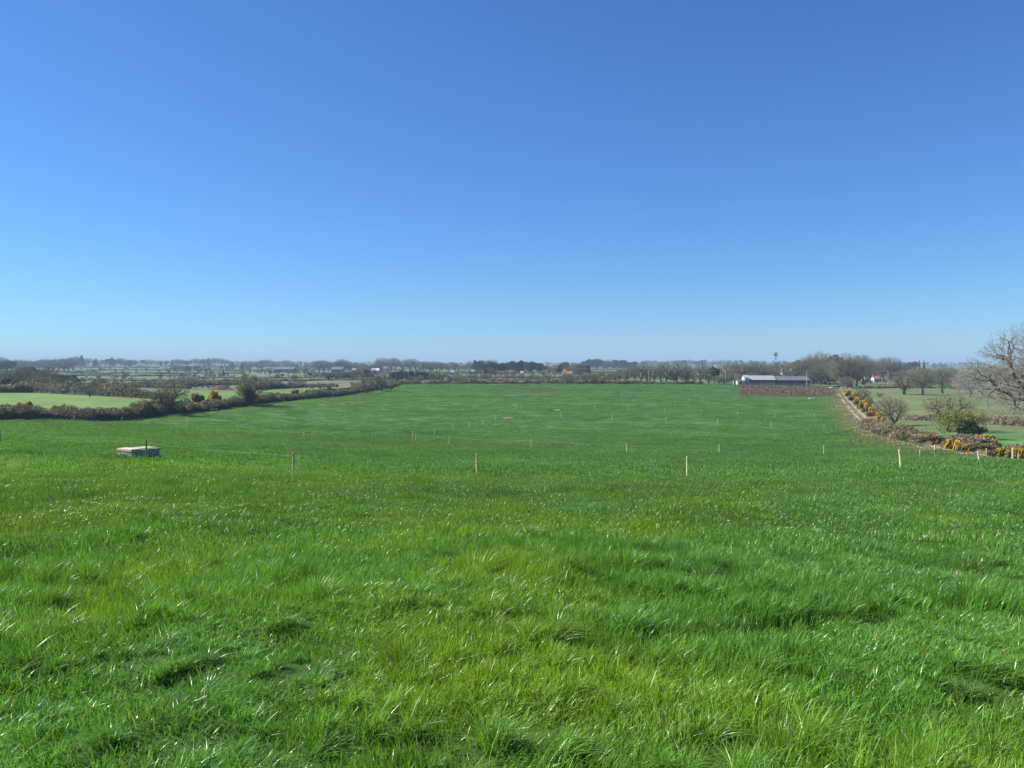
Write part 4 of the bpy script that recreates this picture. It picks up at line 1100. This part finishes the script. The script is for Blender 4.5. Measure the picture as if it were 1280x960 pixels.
# rail between the two posts
xa = hit(1150, 572); xb = hit(1168.5, 572.5)
b = MB(); b.tube([(0, 0, 0), (xb[0] - xa[0], xb[1] - xa[1], xb[2] - xa[2] + .12)], .035, 6)
e = b.add("fence_rail", M['post_old'], None); e.location = (xa[0], xa[1] - .08, xa[2] + .62); prop(e, "grey horizontal rail between the short and tall posts by the track", "rail")
ROWS = [
 ("in the second row", "second fence row", [(225.5, 537.5, 529), (298.5, 543.5, 532), (380.5, 550, 540), (470.5, 553, 543), (519.5, 552.5, 543), (561.5, 557, 546), (663.5, 561, 549), (783.5, 567, 555), (899, 568, 556), (1029.5, 570, 556)]),
 ("in the slanting middle row", "third fence row", [(515.5, 552, 539), (543.5, 543.5, 535), (566.5, 537, 530), (586.5, 535, 526.5), (603.5, 531.5, 524), (619, 526.5, 520), (636, 524, 518), (651.5, 512.5, 505)]),
 ("in the row right of the stone piles", "fourth fence row", [(701, 522, 514.5), (765, 524.5, 517), (832.5, 526.5, 520.5), (897.5, 531, 523), (964, 534.5, 527), (1030, 537.5, 530.5)]),
 ("in the faint row below the brown weed patch", "fifth fence row", [(743.5, 513, 507), (785.5, 515, 510), (831, 515.5, 510.5), (876, 517.5, 512.5), (922, 519.5, 514.5), (968.5, 522.5, 516.5), (1017.5, 523, 517)]),
 ("in the faint row left of the stone piles", "sixth fence row", [(440.5, 508, 502), (478.5, 513, 507), (535.5, 512, 506), (567.5, 507, 501), (591.5, 513, 505), (645, 512.5, 506)]),
 ("in the faintest row high in the field", "seventh fence row", [(777, 497.5, 492), (792.5, 504.5, 499), (830, 505.5, 499), (844, 504, 499), (861, 503, 498), (878, 503, 498)]),
 ("at the foot of the left hedge", "posts at the left hedge", [(92.5, 528, 519), (153.5, 529, 521), (264, 515.5, 510), (271.5, 515, 510), (355, 503.5, 499), (407, 499.5, 495), (469, 490, 486)]),
]
POS = {}
for where, grp, lst in ROWS:
    lst = sorted(lst); POS[grp] = []
    for k, (px, ba_, to) in enumerate(lst):
        POS[grp].append(post(px, ba_, to, f"small pale fence post, {ordinal(k)} from left {where}", (.085, 1.0, 2), group=grp, lean=(math.sin(px * 3.1) * .05, math.sin(px * 5.7) * .06), wfac=1.0 + .3 * (hit(px, ba_)[1] > 100)))
# rail of the small stock gap in the left hedge
A_, B_ = POS["posts at the left hedge"][2], POS["posts at the left hedge"][3]
b = MB(); b.tube([(0, 0, 0), (B_[0] - A_[0], B_[1] - A_[1], B_[2] - A_[2])], .06, 6)
e = b.add("fence_rail", M['post'], None); e.location = (A_[0], A_[1] - .1, A_[2] + .75); prop(e, "pale rail across the small gap at the foot of the left hedge", "rail")

def wire(posts, label, frac=.86, r=.002, ydy=-.10):
    org = Vector(posts[0][:3]); pts = []
    for p_, q_ in zip(posts[:-1], posts[1:]):
        a_ = Vector((p_[0], p_[1] + ydy, p_[2] + p_[3] * frac)); c_ = Vector((q_[0], q_[1] + ydy, q_[2] + q_[3] * frac))
        for k in range(6):
            t = k / 6; pts.append(a_.lerp(c_, t) - Vector((0, 0, .10 * 4 * t * (1 - t))) - org)
    pts.append(c_ - org)
    b = MB(); b.tube(pts, r, 4, False)
    o = b.add("fence_wire", M['wire'], None); o.location = org; prop(o, label, "wire", "electric fence wires")
wire(NP, "white electric fence wire strung along the nearest posts")
for grp, lb in (("second fence row", "electric fence wire on the second row of posts"), ("third fence row", "electric fence wire on the slanting middle row"), ("fourth fence row", "electric fence wire right of the stone piles"), ("fifth fence row", "electric fence wire on the faint row below the weeds")):
    wire(POS[grp], lb, r=.0045, ydy=-.05)

# ------------------------------------------------------------------ concrete water trough
x, y, z = hit(164.5, 573.5)
Lx, Ly, Hh, wt = 1.7, 1.38, .50, .10
ang_ = math.radians(-29)
t = empty("water_trough", (x, y, z - .04), math.radians(57))
# local frame: nearest corner at the origin, long side +X, short side +Y
b = MB()
b.box(0, Lx, 0, wt, 0, Hh - .09); b.box(0, Lx, Ly - wt, Ly, 0, Hh - .09); b.box(0, wt, wt + .002, Ly - wt - .002, 0, Hh - .09); b.box(Lx - wt, Lx, wt + .002, Ly - wt - .002, 0, Hh - .09); b.box(wt, Lx - wt, wt, Ly - wt, .02, .10)
b.add("basin", M['concrete'], t, bevel=.006)
b = MB(); o_ = .035
b.box(-o_, Lx + o_, -o_, wt + .02, Hh - .088, Hh); b.box(-o_, Lx + o_, Ly - wt - .02, Ly + o_, Hh - .088, Hh); b.box(-o_, wt + .02, wt + .022, Ly - wt - .022, Hh - .088, Hh); b.box(Lx - wt - .02, Lx + o_, wt + .022, Ly - wt - .022, Hh - .088, Hh)
b.add("rim", M['concrete'], t, bevel=.008)
b = MB(); b.poly([(wt, wt, Hh - .16), (Lx - wt, wt, Hh - .16), (Lx - wt, Ly - wt, Hh - .16), (wt, Ly - wt, Hh - .16)], [(0, 1, 2, 3)]); b.add("water_surface", M['water'], t)
b = MB(); b.box(-.03, .52, .0, Ly, Hh + .003, Hh + .055); b.add("valve_cover", M['slab'], t, bevel=.008)
b = MB(); b.box(.60, Lx + .03, .25, Ly - .05, Hh + .003, Hh + .03); b.add("lid_board", M['concrete'], t, bevel=.006)
prop(t, "pale concrete water trough with a slab over one end, beside a grey post", "water trough")
for px, py, wpx, lb in ((636, 523.5, 13, "long low pile of pale stones left of the smaller pile in mid field"), (697, 514, 8, "small pile of pale stones in mid field")):
    x, y, z = hit(px, py); g = np.random.default_rng(int(px)); e = empty("stone_pile", (x, y, z)); wm = wpx / FPX * y
    b = MB()
    for k in range(22):
        cx_ = g.uniform(-.5, .5) * wm; cy_ = g.uniform(-.5, .5); r_ = g.uniform(.10, .26); cz = max(0, .26 - abs(cx_) / wm * .35)
        ring = [(cx_ + math.cos(q) * r_ * g.uniform(.7, 1.2), cy_ + math.sin(q) * r_ * g.uniform(.7, 1.2), cz + g.uniform(-.03, .03)) for q in np.linspace(0, 5.4, 7)]
        top_ = [((p_[0] - cx_) * .55 + cx_, (p_[1] - cy_) * .55 + cy_, cz + r_ * .8) for p_ in ring]; low_ = [(p_[0], p_[1], -.1) for p_ in ring]
        b.poly(low_ + ring + top_, [(i_, (i_ + 1) % 7, 7 + (i_ + 1) % 7, 7 + i_) for i_ in range(7)] + [(7 + i_, 7 + (i_ + 1) % 7, 14 + (i_ + 1) % 7, 14 + i_) for i_ in range(7)] + [tuple(range(14, 21))])
    b.add("stones", M['stone'], e)
    b = MB(); cx_ = wm * .62  # dark low lump at the right end of the pile
    b.poly([(cx_ + math.cos(q) * .45, math.sin(q) * .35, 0) for q in np.linspace(0, 5.4, 7)] + [(cx_ + math.cos(q) * .25, math.sin(q) * .2, .28) for q in np.linspace(0, 5.4, 7)], [(i_, (i_ + 1) % 7, 7 + (i_ + 1) % 7, 7 + i_) for i_ in range(7)] + [tuple(range(7, 14))])
    b.add("dark_lump", M['soil'], e); prop(e, lb, "stone pile")
x, y, z = hit(1015, 499); b = MB(); b.box(-1, 1, -.4, .4, -.1, .42); e = b.add("stone_trough", M['white'], None, bevel=.05); e.location = (x, y, z); prop(e, "small white trough below the brown weed patch", "trough")
x, y, z = hit(1051, 508); b = MB(); b.box(-1.3, 1.3, -.4, .4, -.1, .18); e = b.add("stone_slab", M['slab'], None, bevel=.04); e.location = (x, y, z); prop(e, "pale slab lying at the left edge of the track", "slab")

# ------------------------------------------------------------------ wrapped bales and heap
b = MB(); R = .62
prof_b = [(0, -.62), (.50, -.62), (.60, -.52), (.62, -.40), (.62, .40), (.60, .52), (.50, .62), (0, .62)]
n = 18
for (r_, yy) in prof_b:
    for k in range(n): a_ = 2 * math.pi * k / n; b.v.append((r_ * math.cos(a_), yy, R + r_ * math.sin(a_) * .96))
for i_ in range(len(prof_b) - 1):
    for k in range(n): q = i_ * n; b.f.append((q + k, q + (k + 1) % n, q + n + (k + 1) % n, q + n + k))
bale = b.mesh("silage_bale", M['film'], True)
pa = np.array(at(382, 305)); pb = np.array(at(446, 345)); g = random.Random(4)
nb = int(np.linalg.norm(pb[:2] - pa[:2]) / 1.45)
for k in range(nb):
    t_ = (k + .5) / nb; x, y = pa[0] + (pb[0] - pa[0]) * t_, pa[1] + (pb[1] - pa[1]) * t_
    o = obj("silage_bale", bale, loc=(x, y, H(x, y) - .03)); o.rotation_euler = (0, 0, g.uniform(-.25, .25) + .2)
    prop(o, f"black wrapped round bale, {ordinal(k)} from the left in the bale row", "bale", "row of black wrapped bales")
x, y, z = at(279, 335); g = np.random.default_rng(8); V = []; F = []
nx, ny = 30, 9
for j_ in range(ny):
    for i_ in range(nx):
        u_, v_ = i_ / (nx - 1) * 2 - 1, j_ / (ny - 1) * 2 - 1
        hh = max(0, 1 - abs(u_ + .25 * (1 if u_ > 0 else 0)) ** 1.6) * max(0, 1 - v_ ** 2) * 2.3
        V.append((u_ * 6.5, v_ * 3.2, hh * (1 + g.normal(0, .10)) - .15))
for j_ in range(ny - 1):
    for i_ in range(nx - 1): q = j_ * nx + i_; F.append((q, q + 1, q + nx + 1, q + nx))
e = obj("earth_heap", fast_mesh("earth_heap", V, F, True, mat=M['soil']), loc=(x, y, z)); prop(e, "long dark brown earth heap at the edge of a green field", "heap")

# ------------------------------------------------------------------ buildings
def house(name, px, D, w, d, hw, hr, wall, roof, label, cat="house", rz=0, wins=3, chim=1, door=True, z=None):
    x, y, z0 = at(px, D); z0 = z0 if z is None else z
    e = empty(name, (x, y, z0), rz)
    b = MB(); x0, x1, y0, y1 = -w / 2, w / 2, 0, d
    b.poly([(x0, y0, -.6), (x1, y0, -.6), (x1, y1, -.6), (x0, y1, -.6), (x0, y0, hw), (x1, y0, hw), (x1, y1, hw), (x0, y1, hw), (x0, d / 2, hw + hr), (x1, d / 2, hw + hr)],
           [(0, 1, 5, 4), (2, 3, 7, 6), (1, 2, 6, 9, 5), (3, 0, 4, 8, 7)]); b.add("wall", M[wall], e)
    b = MB(); ov = .25; th = .12; s_ = hr / (d / 2)
    for sg in (-1, 1):
        ye = d / 2 + sg * (d / 2 + ov); ze = hw - ov * s_ + .02; zr = hw + hr + .02
        b.poly([(x0 - ov, ye, ze), (x1 + ov, ye, ze), (x1 + ov, d / 2, zr), (x0 - ov, d / 2, zr), (x0 - ov, ye, ze + th), (x1 + ov, ye, ze + th), (x1 + ov, d / 2, zr + th), (x0 - ov, d / 2, zr + th)],
               [(0, 1, 2, 3), (4, 7, 6, 5), (0, 4, 5, 1), (1, 5, 6, 2), (2, 6, 7, 3), (3, 7, 4, 0)])
    rf = b.add("roof", M[roof], e)
    for k in range(chim):
        b = MB(); cx_ = (x0 + .5) if k == 0 else (x1 - .5); b.box(cx_ - .35, cx_ + .35, d / 2 - .3, d / 2 + .3, hw + hr - .5, hw + hr + .9); b.box(cx_ - .14, cx_ + .14, d / 2 - .14, d / 2 + .14, hw + hr + .9, hw + hr + 1.25); b.add("chimney", M[wall], rf)
    for k in range(wins):
        cx_ = x0 + w * (k + .5) / wins; 
        if door and k == wins // 2: continue
        b = MB(); b.box(cx_ - .55, cx_ + .55, -.04, .02, 1.0, 2.1); wn_ = b.add("window", M['glass'], e)
        b = MB(); b.box(cx_ - .65, cx_ + .65, -.10, -.045, .90, .99); b.add("sill", M[wall], wn_)
    if door:
        cx_ = x0 + w * (wins // 2 + .5) / max(wins, 1); b = MB(); b.box(cx_ - .45, cx_ + .45, -.04, .02, 0, 2.05); b.add("door", M['sheet_dark'], e)
    return prop(e, label, cat, "far houses" if cat == "house" else None)

def barn(px0, px1, D, dep, he, hr, roofm, label, bays, wallm, walls=.45, gable=None, name="cattle_shed"):
    xa = (px0 - 640) / FPX * D; xb = (px1 - 640) / FPX * D; z0 = H((xa + xb) / 2, D); w = xb - xa
    e = empty(name, (xa, D, z0))
    b = MB(); b.box(0, w, dep - .2, dep, -.5, he - .1); b.box(0, .2, 0, dep - .2, -.5, he - .1); b.box(w - .2, w, 0, dep - .2, -.5, he - .1); b.box(.2, w - .2, 0, .18, -.5, he * walls); b.add("wall", M[wallm], e)
    b = MB(); b.box(.2, w - .2, .0, .12, he * .72, he - .1); b.add("cladding", M['sheet_dark'], e)
    b = MB(); s_ = hr / (dep / 2); ov = .4
    for sg in (-1, 1):
        ye = dep / 2 + sg * (dep / 2 + ov); ze = he - ov * s_; zr = he + hr
        b.poly([(-.4, ye, ze), (w + .4, ye, ze), (w + .4, dep / 2, zr), (-.4, dep / 2, zr), (-.4, ye, ze + .1), (w + .4, ye, ze + .1), (w + .4, dep / 2, zr + .1), (-.4, dep / 2, zr + .1)],
               [(0, 1, 2, 3), (4, 7, 6, 5), (0, 4, 5, 1), (1, 5, 6, 2), (2, 6, 7, 3), (3, 7, 4, 0)])
    b.add("roof", M[roofm], e)
    for sx in (0.0, w - .2):
        b = MB(); b.poly([(sx, 0, he - .1), (sx, dep, he - .1), (sx, dep / 2, he + hr - .1), (sx + .2, 0, he - .1), (sx + .2, dep, he - .1), (sx + .2, dep / 2, he + hr - .1)], [(0, 1, 2), (5, 4, 3), (0, 3, 4, 1), (1, 4, 5, 2), (2, 5, 3, 0)]); b.add("gable", M[gable or wallm], e)
    for k in range(bays + 1):
        cx_ = .12 + (w - .36) * k / bays; b = MB(); b.box(cx_, cx_ + .22, -.12, -.01, -.4, he - .1); b.add("pillar", M['sheet_grey'], e)
    return prop(e, label, "shed", "farm sheds")
barn(936, 969, 412, 9, 2.7, 2.1, 'sheet_pale', "long low farm shed with pale sunlit roof and dark open front", 5, 'slab', gable='cream')
barn(969.6, 1012, 414, 11, 2.9, 1.9, 'sheet_grey', "long low farm shed with grey roof and dark blue cladding", 6, 'concrete')
house("farm_store", 933.5, 409, 2.4, 5, 3.6, 1.3, 'white', 'sheet_pale', "narrow white gabled store at the left end of the pale-roofed shed", "shed", wins=0, chim=0, door=True)
house("white_hut", 918.6, 405, 1.0, 1.6, 2.0, .6, 'white', 'slate', "tiny white hut left of the farm sheds", "hut", wins=0, chim=0, door=True)
house("lean_to", 926, 408, 3.4, 3.0, 1.7, .7, 'cream', 'sheet_grey', "low pinkish lean-to between the white hut and the pale shed", "shed", wins=0, chim=0, door=True)
house("farmhouse", 985, 440, 6, 5, 6.2, 1.6, 'cream', 'slate', "cream farmhouse half hidden behind the grey-roofed shed", wins=3, chim=2)
house("cottage", 1097.5, 505, 5.0, 5, 2.3, 1.9, 'white', 'redroof', "white cottage with red roof among trees at the right", wins=3, chim=1)
house("cottage", 1085, 500, 3.6, 6, 3.4, 2.2, 'cream', 'slate', "pale gabled cottage left of the red-roofed one", wins=1, chim=1, door=False)
house("cottage", 711, 560, 4.6, 5, 2.6, 1.9, 'cream', 'redroof', "cottage with orange-red roof beyond the middle of the far hedge", wins=3, chim=1)
house("cottage", 705.5, 556, 1.8, 3, 4.2, 1.5, 'white', 'redroof', "tall narrow white gable beside the orange-red cottage", wins=1, chim=0, door=False)
house("farmhouse", 173, 1700, 9, 6, 4.6, 3, 'white', 'slate', "bright white farmhouse on the left ridge", wins=3, chim=2)
house("farmhouse", 169, 1650, 5, 5, 2.8, 1.5, 'white', 'slate', "low white outhouse beside the bright ridge farmhouse", "house", wins=1, chim=0)
house("bungalow", 180, 1690, 9, 6, 3, 2, 'cream', 'slate', "dull cream bungalow right of the bright ridge farmhouse", wins=3, chim=1)
barn(342, 367, 1010, 14, 4, 3, 'sheet_grey', "far grey-roofed shed in the middle distance on the left", 4, 'sheet_dark')
house("farm_store", 339.5, 1000, 4.5, 6, 2.6, 1.0, 'white', 'sheet_pale', "white store at the left end of the far grey shed", "shed", wins=0, chim=0)
house("bungalow", 382, 1000, 6, 6, 3, 1.8, 'white', 'sheet_pale', "white bungalow right of the far grey shed", wins=3, chim=1)
house("bungalow", 389, 1010, 3, 6, 3, 1.8, 'cream', 'slate', "small cream bungalow right of the white one", wins=1, chim=1)
barn(414, 428, 900, 12, 3.6, 3.2, 'sheet_grey', "pale grey shed with a broad roof above the spruce block", 3, 'concrete')
house("bungalow", 442.5, 860, 4, 5, 3, 1.6, 'white', 'sheet_pale', "small white house in trees above the spruce block", wins=1, chim=1)
barn(464, 473, 800, 10, 2.6, 2.2, 'paint_white', "white-roofed shed above the far corner of the pasture", 2, 'cream')
house("bungalow", 468, 1300, 5, 5, 3.5, 2, 'white', 'slate', "white house high in the leafless wood left of centre", wins=1, chim=1)
house("bungalow", 269, 1300, 6, 5, 3, 2, 'white', 'slate', "small pale house under the long hilltop wood", wins=1, chim=1)
house("cottage", 562, 640, 2.4, 3.6, 2.6, 1.3, 'cream', 'slate', "left one of two small pale cottages above the far hedge", wins=1, chim=0, door=False)
house("cottage", 565.8, 640, 2.2, 3.6, 2.6, 1.3, 'white', 'sheet_pale', "right one of two small pale cottages above the far hedge", wins=1, chim=0, door=False)
house("tall_house", 586.5, 1000, 3.4, 5, 6.5, 2.5, 'white', 'slate', "tall narrow white house on the skyline left of centre", wins=1, chim=1)
house("cottage", 591, 680, 2.6, 4, 2.6, 1.6, 'white', 'sheet_pale', "white cottage beneath the grey trees at the centre", wins=1, chim=1)
house("cottage", 652.5, 600, 2.2, 4, 2.6, 1.2, 'cream', 'sheet_pale', "cream cottage below the evergreen belt", wins=1, chim=0)

# white car and black bale at the head of the track
x, y, z = hit(1042.5, 486.5); c = empty("parked_car", (x, y, z), math.radians(8))
b = MB(); sec = [(-2.1, .32), (-2.12, .72), (-1.25, .88), (1.95, .90), (2.1, .75), (2.1, .32)]
b.poly([(p_[0], -.85, p_[1]) for p_ in sec] + [(p_[0], .85, p_[1]) for p_ in sec], [tuple(range(6)), tuple(range(11, 5, -1))] + [(i_, 6 + i_, 6 + (i_ + 1) % 6, (i_ + 1) % 6) for i_ in range(6)]); b.add("body", M['paint_white'], c, bevel=.05)
b = MB(); sec = [(-1.2, .88), (-.5, 1.42), (1.2, 1.45), (1.85, .9)]
b.poly([(p_[0], -.74, p_[1]) for p_ in sec] + [(p_[0], .74, p_[1]) for p_ in sec], [tuple(range(4)), tuple(range(7, 3, -1))] + [(i_, 4 + i_, 4 + (i_ + 1) % 4, (i_ + 1) % 4) for i_ in range(4)]); b.add("windows", M['glass'], c, bevel=.03)
b = MB(); b.box(-.48, 1.18, -.72, .72, 1.453, 1.50); b.add("roof", M['paint_white'], c, bevel=.015)
for sx in (-1.35, 1.35):
    for sy in (-.86, .70):
        b = MB(); b.tube([(sx, sy, .32), (sx, sy + .17, .32)], .32, 14); b.add("wheel", M['rubber'], c)
prop(c, "white car parked at the head of the dirt track", "car")
x, y, z = hit(1048, 484.8); o = obj("silage_bale", bale, loc=(x, y, z)); prop(o, "single black wrapped bale right of the white car", "bale")

# ------------------------------------------------------------------ power line
PL = []
for px, D, hp, lb in ((690, 400, 8.6, "wooden pole hidden in trees by the red cottage"), (811, 398, 7.9, "slim wooden power pole in the ivied tree row"), (907, 400, 7.8, "wooden power pole left of the farm sheds"), (1008.5, 405, 8.3, "wooden power pole in front of the grey-roofed shed"), (1110, 410, 8.6, "wooden power pole right of the track head")):
    x, y, z = at(px, D); e = empty("power_pole", (x, y, z)); b = MB(); b.tube([(0, 0, -.3), (0, 0, hp)], [.15, .11], 8); b.add("pole", M['slab'], e)
    b = MB(); b.box(-.6, .6, -.06, .06, hp - .35, hp - .25); b.add("crossarm", M['post_old'], e); prop(e, lb, "power pole", "power poles"); PL.append((x, y, z + hp - .2))
for sx, lb in ((-.5, "nearer overhead wire strung between the power poles"), (.5, "farther overhead wire strung between the power poles")):
    pts = []; org = Vector(PL[0])
    for a_, c_ in zip(PL[:-1], PL[1:]):
        for k in range(8):
            t_ = k / 8; q = Vector(a_).lerp(Vector(c_), t_) - org; pts.append(q + Vector((0, sx, -.35 * 4 * t_ * (1 - t_))))
    pts.append(Vector(PL[-1]) - org + Vector((0, sx, 0)))
    b = MB(); b.tube(pts, .035, 4, False); o = b.add("overhead_wire", M['cable'], None); o.location = org; prop(o, lb, "wire", "overhead wires")

# ------------------------------------------------------------------ haze
b = MB(); b.box(-9000, 9000, -9000, 9000, -60, 75)
hm, nt, p = mat_new("haze"); nt.nodes.remove(p)
pv = nt.nodes.new("ShaderNodeVolumePrincipled"); pv.inputs["Color"].default_value = (.44, .62, .82, 1); pv.inputs["Density"].default_value = .00022; pv.inputs["Anisotropy"].default_value = 0
nt.links.new(pv.outputs[0], nt.nodes["Material Output"].inputs["Volume"])
hz = b.add("haze", hm, None); prop(hz, "thin bluish spring haze over the farmland", "haze", kind="stuff")
